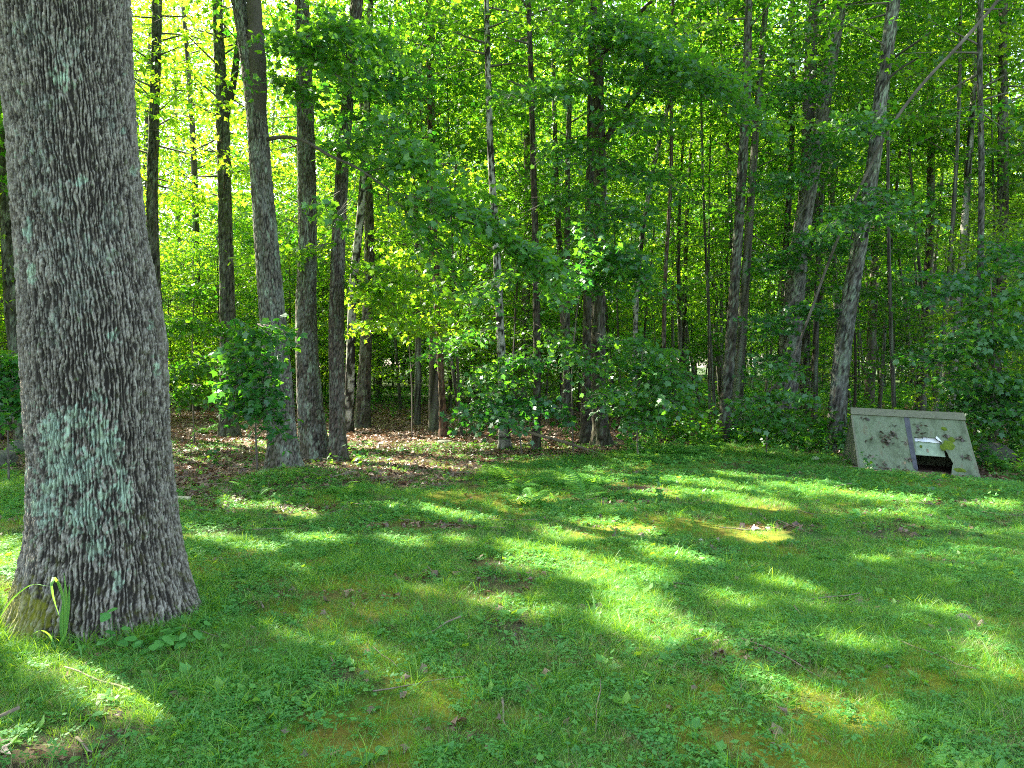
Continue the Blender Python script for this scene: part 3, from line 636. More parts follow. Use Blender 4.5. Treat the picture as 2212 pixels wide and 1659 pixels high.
def photo_tree(name, label, cat, pts, wid, by=None, D=None, H=14, crown=(7, 3.0, 30), tint=(0.15, 0.135, 0.115), res=None, group=None, birch=False,
               lichen=0.25, moss=0.35, seed=0, leafm='leaf', limbs=(), flare=0.5, sprays=(), spray_leaf='leaf_near', keep=lit_keep):
    """pts: centre line [(px, py)] from base up; wid: [(py, width px)]; D: depth, or by: pixel row of the foot."""
    if D is None: D = CAMH * F / (by - HORY)
    P = px_path(pts, D); bz = float(gh(P[0][0], D)); P[0][2] = bz - 0.08
    zs = P[:, 2].copy(); top = P[-1]; n = len(P)
    ln = (P[-1][0] - P[max(0, n - 3)][0]) / (P[-1][2] - P[max(0, n - 3)][2] + 1e-6)
    zt = np.append(zs, max(H, zs[-1] + 1.5)); xt = np.append(P[:, 0], P[-1][0] + ln * 0.8 * (zt[-1] - zs[-1])); 
    base = np.array([P[0][0], D, bz])
    w = sorted([(at(CX, a, D)[2], b / 2 / F * D) for a, b in wid]); wz = [q[0] for q in w] + [zt[-1]]; wr = [q[1] for q in w] + [w[-1][1] * 0.35]
    zz_ = smooth_path(np.stack([xt, np.full(len(xt), D), zt], -1), 60)
    C = lambda z: np.array([np.interp(z, zz_[:, 2], zz_[:, 0]), D + 0.03 * math.sin(z * 0.9 + seed), z])
    def Cv(z): return np.stack([np.interp(z, zz_[:, 2], zz_[:, 0]) - base[0], 0.03 * np.sin(np.asarray(z) * 0.9 + seed), np.asarray(z) - bz], -1)
    o = thing(name, label, cat, base, 0, group)
    if res is None: res = (int(np.clip(6.28 * w[0][1] / 0.030, 14, 64)), int(np.clip((CAMH + 0.5 * D) / 0.06, 60, 170)))
    vis = CAMH + 0.5 * D; Z = np.concatenate([np.linspace(bz - 0.08, min(vis, zt[-1] - 0.5), res[1]), np.linspace(min(vis, zt[-1] - 0.5), zt[-1], 8)[1:]])
    rad = lambda z: np.interp(z, wz, wr) * 0.96
    me = trunk_mesh(name + '_trunk', Cv, rad, (res[0], 10), (0.030, 0.10) if res[1] > 200 else (0.062, 0.16), 0.015 if w[0][1] > 0.09 else 0.005, flare, 0.25, 5, seed, tint, lichen, moss, zs=Z, birch=birch)
    obj('trunk', me, o)
    for lp, r0, r1 in limbs:
        q = px_path([(a, b) for a, b, d in lp], [d for a, b, d in lp]) - base
        S = smooth_path(q, 26); cum = lambda s: S[np.clip((np.asarray(s) * 25).astype(int), 0, 25)]
        v, f = tube(S, np.linspace(r0, r1, 26) * (1 + 0.05 * np.sin(np.arange(26) * 2.1)), 10)
        cl = np.array(tint) * 0.7 * (0.8 + 0.4 * vn(v[:, 0] * 9, v[:, 1] * 9, v[:, 2] * 9, seed))[:, None]
        obj('limb', mesh_np('limb', v, f, M['bark'], True, cl), o)
    if crown or sprays:
        T = Tree()
        if crown:
            z0, rad_, nc = crown; over_crown(T, base, C, z0, zt[-1], rad_, nc, keep)
        if T.lf.n: obj('crown', T.lf.mesh('crown', M[leafm]), o, 'stuff')
        if T.wd.n: obj('branches', T.wd.mesh('branches', M['twig']), o, 'stuff')
        if sprays:
            T = Tree()
            for (a, b, w_, nt_) in sprays:
                p0 = at(*a); p1 = at(*b)
                for q in range(3):
                    e = p1 + rng.normal(0, 0.22, 3) * (q > 0); st = p0 + (p1 - p0) * (0.12 * q)
                    lv, lf, wv, wq = spray(st, e, w_, nt_, 0.095, 0.14, per=0.06, shape='MAPLE', keep=keep, tilt=0.62)
                    if len(lv): T.lf.add(lv - base, lf)
                    T.wd.add(wv - base, wq)
            obj('low_foliage', T.lf.mesh('low_foliage', M[spray_leaf]), o, 'stuff')
            obj('low_branches', T.wd.mesh('low_branches', M['twig']), o, 'stuff')
    return o
GREY = (0.17, 0.15, 0.12); DARK = (0.10, 0.080, 0.062); BRN = (0.13, 0.10, 0.08)
photo_tree('maple_tree', 'grey maple trunk on a mossy mound leaning left, forked at the top', 'tree', [(614,1035),(606,900),(586,650),(567,400),(555,250),(536,100),(500,-60)],
    [(1030,74),(960,62),(900,60),(650,56),(400,46),(250,44),(100,42),(0,30)], D=11.1, H=13, crown=(7.6, 3.0, 34), tint=GREY, res=(100,300), lichen=0.4, seed=1,
    limbs=[([(556,270,11.1),(558,150,11.0),(552,60,11.0),(546,-40,11.0),(545,-200,11.2)], 0.13, 0.08), ([(580,300,11.0),(620,296,10.6),(665,308,10.2),(710,335,9.9),(770,362,9.6),(840,410,9.4)], 0.030, 0.010)],
    sprays=[((840,410,9.4),(1000,470,9.2),0.5,16),((820,400,9.5),(1010,560,9.4),0.5,16),((790,372,9.6),(930,330,9.4),0.5,16),((980,470,9.3),(1190,540,9.2),0.45,16),((1020,520,9.3),(1220,600,9.3),0.4,14),
            ((770,370,9.6),(760,470,9.3),0.4,12),((900,430,9.4),(1100,440,9.2),0.45,14),((700,330,10),(860,260,9.6),0.5,14),((560,120,11),(700,60,9.8),0.6,16),((560,60,11),(760,130,9.6),0.6,18),((560,150,11),(650,190,10),0.5,14),((640,60,10.2),(840,40,9.4),0.6,16)])
photo_tree('maple_tree', 'middle trunk of the three close together, flared and lichen spotted', 'tree', [(682,988),(668,850),(662,700),(666,500),(660,300),(652,0),(650,-80)],
    [(985,62),(920,58),(850,54),(700,46),(500,38),(300,38),(0,30)], D=13.3, H=14, crown=(7.8, 3.2, 32), tint=(0.15,0.125,0.10), res=(84,260), lichen=0.5, seed=2,
    sprays=[((660,200,13.2),(860,160,11.6),0.7,18),((660,240,13.2),(900,260,11.8),0.7,18),((656,90,13.2),(880,90,11.6),0.7,18),((660,300,13.2),(850,330,11.8),0.6,16)])
photo_tree('maple_tree', 'slimmer brown trunk, right one of the three close together beside the leaf floor', 'tree', [(731,998),(728,800),(729,600),(736,400),(752,200),(766,60),(778,-60)],
    [(995,40),(900,34),(700,33),(500,30),(200,26),(0,26)], D=13.0, H=14, crown=(7.6, 2.8, 28), tint=BRN, res=(64,240), lichen=0.25, seed=3, spray_leaf='leaf_sunlit',
    sprays=[((733,560,13),(960,590,11.8),0.6,18),((733,600,13),(1000,640,12.2),0.6,16),((740,520,13),(560,560,12.5),0.5,14),((735,560,13),(900,680,12.4),0.5,14)])
photo_tree('birch_tree', 'white barked birch with black marks right behind the three close trunks', 'tree', [(752,925),(757,800),(764,600),(778,470),(790,300),(800,0)],
    [(920,24),(700,20),(400,18),(0,14)], D=18.5, H=14, crown=(6.5, 2.2, 24), birch=True, seed=4)
photo_tree('maple_tree', 'dark trunk rising just right of the marked birch', 'tree', [(782,910),(790,750),(798,550),(790,300),(775,0)], [(905,34),(700,24),(300,20),(0,20)], D=20, H=15, crown=(7, 2.6, 26), tint=DARK, seed=5)
photo_tree('ash_tree', 'tall straight mossy trunk with a side fork above the leafy sapling left of the mound', 'tree', [(495,890),(492,740),(488,500),(481,250),(470,60),(468,-60)],
    [(890,42),(740,34),(500,30),(250,28),(0,20)], D=17.5, H=16, crown=(5.0, 3.0, 50), tint=(0.10,0.095,0.07), moss=0.6, seed=6, leafm='leaf_sunlit',
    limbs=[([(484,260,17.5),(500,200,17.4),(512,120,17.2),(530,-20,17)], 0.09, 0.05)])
photo_tree('ash_tree', 'slender grey trunk standing just right of the big oak against the bright leaves', 'tree', [(345,900),(336,650),(330,430),(332,250),(338,60),(340,-60)], [(890,34),(600,26),(300,22),(0,20)], D=17, H=16, crown=(5.2, 2.8, 46), tint=(0.11,0.10,0.085), seed=7, leafm='leaf_sunlit')
photo_tree('ash_tree', 'mossy trunk at the left edge of the photo left of the big oak', 'tree', [(58,955),(42,800),(26,600),(14,400),(8,200),(5,-40)], [(945,46),(800,38),(500,30),(200,26),(0,24)], D=15.5, H=14, crown=(7, 2.8, 26), tint=(0.10,0.095,0.07), moss=0.6, seed=8)
photo_tree('ash_tree', 'dark trunk at the left edge close behind a mossy one', 'tree', [(30,930),(14,780),(6,600),(-4,300),(-12,0)], [(930,34),(600,26),(0,18)], D=18.5, H=14, crown=(7, 2.6, 22), tint=DARK, seed=9)
photo_tree('cherry_tree', 'thin reddish brown trunk standing alone in the brown leaf floor', 'tree', [(959,948),(955,850),(944,650),(938,500),(930,300),(925,60)], [(945,20),(880,15),(600,13),(0,9)], D=17.2, H=12, crown=(6, 2.2, 22), tint=(0.16,0.085,0.055), lichen=0.1, moss=0.1, seed=10)
photo_tree('birch_tree', 'pale grey birch trunk behind the leafy sprays at the right side of the leaf floor', 'tree', [(1090,978),(1086,850),(1078,650),(1070,500),(1060,330),(1053,100),(1050,-40)], [(975,30),(920,24),(700,20),(400,17),(0,13)], D=14.6, H=13, crown=(7, 2.4, 24), birch=True, seed=12,
    sprays=[((1080,700,14.4),(960,750,13.4),0.5,14)])
photo_tree('maple_tree', 'dark rough trunk crossed by the fallen pole', 'tree', [(1157,985),(1160,850),(1158,600),(1152,350),(1145,100),(1140,-40)], [(980,20),(850,18),(400,14),(0,11)], D=14.4, H=13, crown=(6.5, 2.6, 24), tint=(0.09,0.06,0.05), lichen=0.15, seed=13,
    sprays=[((1157,800,14.2),(1040,872,12.6),0.4,18),((1157,740,14.2),(1010,800,12.9),0.45,16),((1157,700,14.2),(1280,770,12.9),0.5,16),((1155,620,14.2),(1260,600,13),0.5,14),((1155,560,14.2),(1020,640,13),0.5,14)])
photo_tree('maple_tree', 'brown trunk, left one of the dark pair where the fallen pole ends', 'tree', [(1266,965),(1268,800),(1270,600),(1276,300),(1280,0)], [(960,28),(800,22),(400,18),(0,14)], D=16, H=14, crown=(6.8, 2.8, 26), tint=DARK, lichen=0.15, seed=14)
photo_tree('maple_tree', 'broad dark trunk, right one of the dark pair where the fallen pole ends', 'tree', [(1300,972),(1294,850),(1293,600),(1297,400),(1292,200),(1290,-40)], [(970,50),(930,36),(800,32),(500,28),(0,24)], D=15.3, H=15, crown=(7.2, 3.4, 34), tint=DARK, lichen=0.15, seed=15,
    limbs=[([(1294,330,15.3),(1340,250,15.2),(1385,190,15),(1400,90,14.8)], 0.07, 0.03), ([(1292,120,15.3),(1330,90,15),(1370,40,14.8),(1410,0,14.5)], 0.07, 0.03)],
    sprays=[((1290,560,15.1),(1400,560,12.6),0.6,18),((1290,600,15.1),(1230,560,12.6),0.5,16),((1290,560,15.1),(1330,640,12.4),0.5,14),((1290,760,15.1),(1480,830,12.9),0.6,18),((1290,720,15),(1440,760,13.2),0.6,16),((1295,800,15),(1380,880,13),0.5,14),
            ((1290,200,15),(1120,170,12.5),0.8,20),((1290,240,15),(1400,240,12.6),0.7,18),((1290,180,15),(1500,130,12.4),0.8,20),((1290,100,15),(1620,150,12.4),0.8,22),((1290,80,15),(1450,60,12.6),0.8,20),((1350,60,15),(1700,230,13),0.7,18),((1290,330,15),(1420,380,13.4),0.7,16),((1290,400,15),(1190,420,13.4),0.7,16),((1290,300,15),(1210,310,13),0.6,16),((1290,450,15),(1370,450,13),0.6,16),((1292,20,15),(1250,60,12.8),0.7,16),((1290,480,15),(1260,500,13.2),0.5,14),((1292,60,15),(1330,0,12.8),0.6,16)])
photo_tree('beech_tree', 'dark trunk leaning right, alone between the dark pair and the big forked tree', 'tree', [(1560,955),(1575,780),(1588,600),(1602,400),(1612,200),(1616,0)], [(950,26),(800,25),(600,22),(300,20),(0,16)], D=16, H=14, crown=(6.5, 2.8, 26), tint=DARK, lichen=0.3, seed=16)
photo_tree('maple_tree', 'large grey trunk leaning right that splits into two stems left of the green shelter', 'tree', [(1688,950),(1702,800),(1716,650),(1732,500),(1752,380),(1778,220),(1800,90),(1822,-40)], [(945,52),(800,48),(650,44),(500,38),(350,32),(0,30)], D=17, H=16, crown=(8.5, 3.2, 32), tint=(0.22,0.20,0.18), lichen=0.4, seed=17,
    limbs=[([(1736,480,17.05),(1745,360,17.3),(1748,220,17.4),(1752,100,17.4),(1758,-60,17.3)], 0.17, 0.12)], spray_leaf='leaf_near',
    sprays=[((1700,700,16.8),(1640,700,15),0.5,14),((1700,680,16.8),(1760,660,15),0.5,14),((1700,760,16.8),(1650,780,15),0.5,14),((1740,400,16.8),(1650,340,15),0.6,16),((1740,300,17),(1820,330,15.2),0.6,14),((1730,500,17),(1800,520,15.4),0.6,16),((1750,200,17),(1700,180,15.2),0.6,16),((1720,560,17),(1660,560,15.4),0.5,14)])
photo_tree('maple_tree', 'trunk dark at its foot and pale above, leaning right directly behind the green shelter', 'tree', [(1806,985),(1812,850),(1832,680),(1862,500),(1886,350),(1902,200),(1920,80),(1938,-40)], [(980,42),(850,38),(650,36),(450,30),(200,28),(0,26)], D=15, H=15, crown=(7.5, 3.0, 30), tint=(0.13,0.115,0.10), lichen=0.5, seed=18,
    limbs=[([(1895,200,15),(1925,130,14.8),(1960,105,14.5),(2010,70,14.2)], 0.035, 0.012), ([(1885,260,15),(1920,170,14.8),(1990,120,14.5)], 0.035, 0.014)],
    sprays=[((1880,400,14.8),(1960,440,13),0.6,16),((1890,300,14.8),(1830,240,13),0.6,16),((1880,420,14.8),(1800,470,13.4),0.6,16)])
photo_tree('hop_hornbeam', 'thin dark trunk standing close behind the right end of the green shelter', 'tree', [(2112,960),(2116,700),(2118,400),(2118,100),(2122,-40)], [(950,16),(500,13),(0,11)], D=15, H=13, crown=(6, 2.6, 24), tint=(0.11,0.10,0.09), seed=19, 
    sprays=[((2116,760,15),(2010,740,12.8),0.7,18),((2116,720,15),(2200,700,12.8),0.7,18),((2116,820,15),(2190,830,12.6),0.7,18),((2116,860,15),(2130,850,12.4),0.6,16),((2116,620,15),(2000,600,13),0.7,18),((2116,520,15),(2230,540,13),0.7,18),((2116,880,15),(2240,890,12.6),0.6,16)])
photo_tree('maple_tree', 'dark mossy trunk near the right edge of the photo behind the dense leaves', 'tree', [(2140,960),(2146,800),(2158,600),(2165,450),(2168,200),(2166,-30)], [(950,32),(600,26),(300,20),(0,16)], D=18, H=14, crown=(6, 2.8, 24), tint=DARK, moss=0.6, seed=20)
photo_tree('beech_tree', 'dark trunk right behind the large forked tree, straight and thin', 'tree', [(1735,940),(1738,800),(1742,600),(1765,400),(1772,200),(1775,0)], [(935,24),(600,18),(0,14)], D=20, H=15, crown=(7, 2.6, 22), tint=DARK, seed=22)
photo_tree('beech_tree', 'thin dark trunk standing just left of the large forked tree', 'tree', [(1690,925),(1692,700),(1700,500),(1708,350),(1712,100),(1714,-30)], [(930,16),(500,13),(0,10)], D=20, H=14, crown=(7, 2.2, 20), tint=DARK, seed=23)
photo_tree('birch_tree', 'thin white birch half hidden by a dark trunk in the middle of the wood', 'tree', [(1362,930),(1370,800),(1378,600),(1404,400),(1450,200),(1475,100)], [(925,14),(600,11),(200,10)], D=19, H=13, crown=(9, 1.8, 14), birch=True, seed=24)
photo_tree('cherry_tree', 'slim brown trunk in the middle of the wood right of the dark pair', 'tree', [(1432,945),(1434,800),(1437,600),(1448,400),(1452,100)], [(940,11),(600,9),(0,7)], D=17.6, H=12, crown=(6.5, 2.2, 20), tint=(0.14,0.08,0.06), seed=25)
photo_tree('maple_tree', 'straight dark trunk midway between the pale birch and the dark pair', 'tree', [(1222,935),(1224,700),(1226,400),(1232,100),(1232,-30)], [(930,16),(600,13),(0,10)], D=19.5, H=14, crown=(6.5, 2.4, 22), tint=DARK, seed=26)

# ================================================================== THE REST OF THE WOOD: tree kinds that are copied
def sapling_kind(seed, H, z0, rad, n, leaf=0.10, lean=0.0):
    r = np.random.default_rng(seed); T = Tree()
    P = np.array([[0, 0, -0.05], [lean * 0.3 + r.normal(0, .05), r.normal(0, .05), H * 0.35], [lean * 0.7 + r.normal(0, .1), r.normal(0, .1), H * 0.7], [lean, r.normal(0, .15), H]])
    S = smooth_path(P, 18); v, q = tube(S, np.linspace(0.012 + 0.005 * H, 0.006, 18), 7)
    tr = mesh_np('sapling_stem', v, q, M['bark'], True, np.array([0.085, 0.07, 0.055]) * (0.7 + 0.7 * vn(v[:, 0] * 20, v[:, 1] * 20, v[:, 2] * 6, seed))[:, None])
    for k in range(n):
        f = (k + r.random()) / n; f = np.clip(f + r.normal(0, .05), 0, 1); z = z0 + (H - z0) * f; b = S[np.argmin(abs(S[:, 2] - z))]; a = k * 2.4 + r.normal(0, .6)
        l = rad * (0.5 + 0.6 * math.sin(math.pi * min(1, 0.25 + f * 0.75))) * r.uniform(0.7, 1.1)
        lv, lf, wv, wq = spray(b, b + np.array([math.cos(a) * l, math.sin(a) * l, l * r.normal(0.2, 0.3)]), 0.38 * l + 0.15, 12, leaf, 0.18, r=r, per=0.085, tilt=0.6)
        T.lf.add(lv, lf); T.wd.add(wv, wq)
    return tr, T.wd.mesh('sapling_twigs', M['twig']), T.lf.mesh('sapling_leaves', M['leaf'])
def tall_kind(seed, H, z0, rad, n, r0, tint, birch=False):
    r = np.random.default_rng(seed); T = Tree()
    k1, k2 = r.normal(0, 0.25, 2), r.normal(0, 0.5, 2)
    def C(z): z = np.asarray(z, float); f = z / H; return np.stack([k1[0] * np.sin(f * 3) + k2[0] * f, k1[1] * np.sin(f * 3) + k2[1] * f, z], -1)
    me = trunk_mesh('tall_trunk', C, lambda z: r0 * (1 - 0.75 * np.asarray(z) / H), (12, 10), (0.05, 0.14), 0.006, 0.3, 0.25, 4, seed, tint, 0.3, 0.4, zs=np.linspace(-0.1, H, 40), birch=birch)
    for k in range(n):
        f = (k + r.random()) / n; z = z0 + (H - z0) * f; b = C(z); a = k * 2.4 + r.normal(0, .5)
        l = rad * (0.45 + 0.7 * math.sin(math.pi * min(1, 0.2 + f * 0.8))) * r.uniform(0.6, 1.1)
        lv, lf, wv, wq = spray(b, b + np.array([math.cos(a) * l, math.sin(a) * l, l * r.normal(0.25, 0.35)]), 0.4 * l + 0.2, 12, 0.135, 0.18, r=r, per=0.11, tilt=0.6)
        T.lf.add(lv, lf); T.wd.add(wv, wq)
    return me, T.wd.mesh('tall_branches', M['twig']), T.lf.mesh('tall_crown', M['leaf'])
SAP = [sapling_kind(100, 5.2, 1.2, 1.7, 44), sapling_kind(101, 6.5, 1.3, 1.9, 54, 0.11, 0.4), sapling_kind(102, 4.0, 0.6, 1.5, 36), sapling_kind(103, 7.5, 1.5, 2.1, 60, 0.115, -0.3), sapling_kind(104, 2.4, 0.2, 1.0, 26, 0.09)]
TALL = [tall_kind(200, 16, 4.0, 2.8, 62, 0.13, GREY), tall_kind(201, 14, 3.2, 2.4, 56, 0.09, DARK), tall_kind(202, 17, 5.0, 3.0, 64, 0.16, BRN), tall_kind(203, 13, 3.5, 2.0, 44, 0.07, DARK), tall_kind(204, 15, 4.5, 2.2, 44, 0.10, GREY, True), tall_kind(205, 14, 7.0, 1.7, 30, 0.055, (0.16, 0.14, 0.12)), tall_kind(206, 12, 6.5, 1.5, 26, 0.04, DARK)]
def plant(kindm, name, label, group, x, y, s, rz, bright=None, tilt=0.0):
    o = thing(name, label, 'tree', (x, y, float(gh(x, y))), 0, group)
    o.rotation_euler = (rng.normal(0, tilt), rng.normal(0, tilt), rz); o.scale = (s, s, s)
    a = obj('trunk', kindm[0], o); b = obj('branches', kindm[1], o, 'stuff'); c_ = obj('crown', kindm[2], o, 'stuff')
    if bright: c_.material_slots[0].link = 'OBJECT'; c_.material_slots[0].material = M[bright]
    return o
reseed(24)
placed = []
def shades(x, y, H, z0=1.5, w=0.9):      # how much of the lit patches a tree here would darken
    zs_ = np.arange(z0, H, 0.5); Q_ = []
    for a in (-w, 0, w):
        for b in (-w, 0, w): Q_.append(np.stack([np.full(len(zs_), x + a), np.full(len(zs_), y + b), zs_], -1))
    Q_ = np.concatenate(Q_); return (~lit_keep(Q_)).mean()
def free(x, y, d):
    for a, b in placed:
        if (a - x) ** 2 + (b - y) ** 2 < d * d: return False
    placed.append((x, y)); return True
def pxof(x, y): return CX + F * x / y
for px_, y, k, s_ in [(235,40,0,1.5),(330,38,2,1.35),(430,36,5,1.4),(500,42,2,1.5),(575,37,5,1.5),(640,41,2,1.5),(60,34,0,1.3),(280,46,1,1.6),(390,47,0,1.6)]:
    x = (px_ - CX) / F * y; placed.append((x, y))
    plant(TALL[k], 'forest_tree', 'slender tree among the crowded %s trees of the wood' % ('middle' if y < 28 else 'far'), 'trees in the %s depth of the wood' % ('middle' if y < 28 else 'far'), x, y, s_, px_ * 0.7, 'leaf_sunlit', 0.02)
# tall trees
cnt = 0
while cnt < 70:
    y = rng.uniform(17, 62); x = rng.uniform(-0.95, 0.85) * (y + 2); p_ = pxof(x, y)
    if p_ < 700 and y > 22 and rng.random() < 0.75: continue          # the wood is open towards the light on the left
    if x < -12 and y > 20 and rng.random() < 0.6: continue
    if p_ > 1100 and y > 25 and rng.random() < 0.72: continue
    if y < 36 and x < 9 and shades(x, y, 16, 0, 0.04) > 0.10: continue
    if not free(x, y, 1.7): continue
    k = rng.choice(5, p=[.22, .28, .18, .24, .08])
    dist = 'middle' if y < 28 else 'far'
    if y < 34 and x < 9 and shades(x, y, 15, 4, 1.6) > 0.015:
        T_ = Tree(); b0 = np.array([x, y, float(gh(x, y))]); s_ = rng.uniform(0.9, 1.1); km = TALL[k]
        over_crown(T_, np.array([x, y, 0.0]), lambda z, x=x, y=y: np.array([x, y, z]), 4.4, 15 * s_, 2.7, 42, lit_keep, 0.17, 10, 0.12)
        o = thing('birch_tree' if k == 4 else 'forest_tree', ('white barked birch among the %s trees of the wood' if k == 4 else 'slender tree among the crowded %s trees of the wood') % dist, 'tree', b0, 0, ('birches' if k == 4 else 'trees') + ' in the %s depth of the wood' % dist)
        obj('trunk', km[0], o); obj('branches', T_.wd.mesh('branches', M['twig']), o, 'stuff'); obj('crown', T_.lf.mesh('crown', M['leaf' if rng.random() < 0.7 else 'leaf_sunlit']), o, 'stuff')
        cnt += 1; continue
    plant(TALL[k], 'birch_tree' if k == 4 else 'forest_tree', ('white barked birch among the %s trees of the wood' if k == 4 else 'slender tree among the crowded %s trees of the wood') % dist, ('birches' if k == 4 else 'trees') + ' in the %s depth of the wood' % dist, x, y, rng.uniform(0.85, 1.15) * (1.2 if y > 34 else 1.0), rng.uniform(0, 6.28), 'leaf_sunlit' if rng.random() < (0.7 if y > 26 else 0.3) else None, 0.02)
    cnt += 1
cnt = 0
while cnt < 78:
    y = rng.uniform(16.5, 44); x = rng.uniform(-0.35, 0.72) * y; p_ = pxof(x, y)
    if p_ < 1150 and rng.random() < 0.75: continue
    if x < 9 and y < 36 and shades(x, y, 13, 0, 0.04) > 0.08: continue
    if not free(x, y, 0.8): continue
    dist = 'middle' if y < 28 else 'far'
    plant(TALL[5 + int(rng.random() < .5)], 'forest_tree', 'slender tree among the crowded %s trees of the wood' % dist, 'trees in the %s depth of the wood' % dist, x, y, rng.uniform(0.85, 1.2), rng.uniform(0, 6.28), 'leaf_sunlit' if rng.random() < 0.5 else None, 0.03)
    cnt += 1
reseed(25)
# unseen trees added past the left edge, crowns shaped to shade the clearing
for (x, y, k) in [(-9.5, 9, 0), (-12.5, 13, 2), (-10, 14.5, 1), (-15, 17, 0), (-8.3, 11.6, 3), (-13.5, 9.5, 2), (-17, 13.5, 0), (-8.5, 6.4, 1), (-12.5, 6.6, 0)]:
    x, y = min([(x + rng.uniform(-1.2, 1.2), y + rng.uniform(-1.2, 1.2)) for _ in range(14)], key=lambda q: shades(q[0], q[1], 15, 0, 0.04))
    T_ = Tree(); b0 = np.array([x, y, 0.0]); H = 15
    over_crown(T_, b0, lambda z, x=x, y=y: np.array([x, y, z]), 5.5, H, 3.6, 66, lit_keep, 0.16, 12, 0.12)
    o = thing('forest_tree', 'tall unseen tree added left of the big oak to shade the clearing', 'tree', (x, y, float(gh(x, y))), 0, 'unseen shade trees left of the big oak')
    obj('trunk', TALL[k][0], o); obj('crown', T_.lf.mesh('crown', M['leaf']), o, 'stuff'); obj('branches', T_.wd.mesh('branches', M['twig']), o, 'stuff')
reseed(26)
# saplings
cnt = 0
while cnt < 135:
    y = 15.5 + 34 * rng.random() ** 1.1; x = rng.uniform(-0.80, 0.80) * (y + 1); p_ = pxof(x, y)
    if 330 < p_ < 1180 and y < 19: continue
    if 700 < p_ < 1180 and y < 24 and rng.random() < 0.6: continue
    if 1150 < p_ < 1480 and y < 24: continue
    if y < 24 and x < 7 and shades(x, y, 6) > 0.02: continue
    if not free(x, y, 0.8): continue
    k = rng.choice(5, p=[.26, .26, .2, .2, .08])
    if p_ > 1250 and rng.random() < (0.6 if y < 22 else 0.55): continue
    if k in (2, 4) and 380 < p_ < 1200 and y < 30: k = 0
    br = 'leaf_sunlit' if (rng.random() < (0.9 if p_ < 640 else 0.6)) else None
    dist = 'near' if y < 24 else 'far'
    plant(SAP[k], 'maple_sapling', 'leafy maple sapling under the taller trees in the %s part of the wood' % dist, 'maple saplings in the %s part of the wood' % dist, x, y, rng.uniform(0.85, 1.2), rng.uniform(0, 6.28), br, 0.04)
    cnt += 1
def ordn(k): return ['first', 'second', 'third', 'fourth', 'fifth', 'sixth', 'seventh', 'eighth', 'ninth', 'tenth', 'eleventh', 'twelfth', 'thirteenth', 'fourteenth', 'fifteenth', 'sixteenth', 'seventeenth', 'eighteenth', 'nineteenth', 'twentieth'][k] if k < 20 else 'last'
LM = [(-400, 'left of the big oak'), (135, 'between the big oak and the leaning grey maple'), (614, 'between the leaning grey maple and the reddish trunk'), (957, 'between the reddish trunk and the pale birch'),
      (1090, 'between the pale birch and the dark pair'), (1300, 'between the dark pair and the lone leaning trunk'), (1560, 'between the lone leaning trunk and the large forked tree'), (1690, 'between the large forked tree and the green shelter'), (1850, 'behind the green shelter'), (2125, 'right of the green shelter')]
for grp, what in (('trees in the middle depth of the wood', 'slender tree'), ('birches in the middle depth of the wood', 'white birch'), ('maple saplings in the near part of the wood', 'leafy sapling')):
    L_ = sorted([(pxof(o.location.x, o.location.y), o) for o in SC.objects if o.get('group') == grp], key=lambda q: q[0])
    for i in range(len(LM)):
        seg = [o for p_, o in L_ if LM[i][0] <= p_ < (LM[i + 1][0] if i + 1 < len(LM) else 9e9)]
        for k, o in enumerate(seg): o['label'] = '%s %s %s' % (ordn(k) if len(seg) > 1 else 'only', what, LM[i][1]) + (', counted left to right' if len(seg) > 1 and len(LM[i][1].split()) < 10 else '')
reseed(27)
# the far wood that reads as one mass
P = []; 
while len(P) < 400:
    y = rng.uniform(48, 110); x = rng.uniform(-0.85, 0.85) * y; p_ = pxof(x, y)
    P.append((x, y, float(gh(x, y))))
P = np.array(P); n = len(P)
def joined(k, m):                        # stem, twigs and leaves of a kind in one mesh
    V = []; polys = []; mi = []; off = 0
    for w_, me in enumerate(k):
        nv = len(me.vertices); co = np.zeros(nv * 3, np.float32); me.vertices.foreach_get('co', co); V.append(co.reshape(-1, 3))
        lt = np.zeros(len(me.polygons), np.int32); me.polygons.foreach_get('loop_total', lt); vi = np.zeros(len(me.loops), np.int32); me.loops.foreach_get('vertex_index', vi)
        ls = np.zeros(len(me.polygons), np.int32); me.polygons.foreach_get('loop_start', ls)
        for t_ in np.unique(lt):
            s_ = ls[lt == t_]; polys.append(vi[s_[:, None] + np.arange(t_)] + off); mi.append(np.full(len(s_), w_ if w_ < 2 else 2))
        off += nv
    V = np.concatenate(V); return mesh_np('far_tree', V, polys, [M['bark'], M['twig'], m], False, np.tile([0.08, 0.065, 0.05], (len(V), 1)), np.concatenate(mi))
far_src = [joined(SAP[1], M['leaf_sunlit']), joined(SAP[3], M['leaf']), joined(TALL[1], M['leaf_sunlit']), joined(TALL[0], M['leaf'])]
left = pxof(P[:, 0], P[:, 1]) < 640
idx = np.where(rng.random(n) < 0.85, rng.integers(0, 2, n), rng.integers(2, 4, n)); idx = np.where(left & (P[:, 1] < 85), rng.integers(0, 2, n), idx)
scatter('far_wood', 'far trees beyond the thicket reading as one green mass', 'wood', far_src, P, rot_z(n, 0.03), np.where(idx < 2, 1.5, 1.7) * rng.uniform(0.85, 1.25, n), idx)

reseed(28)
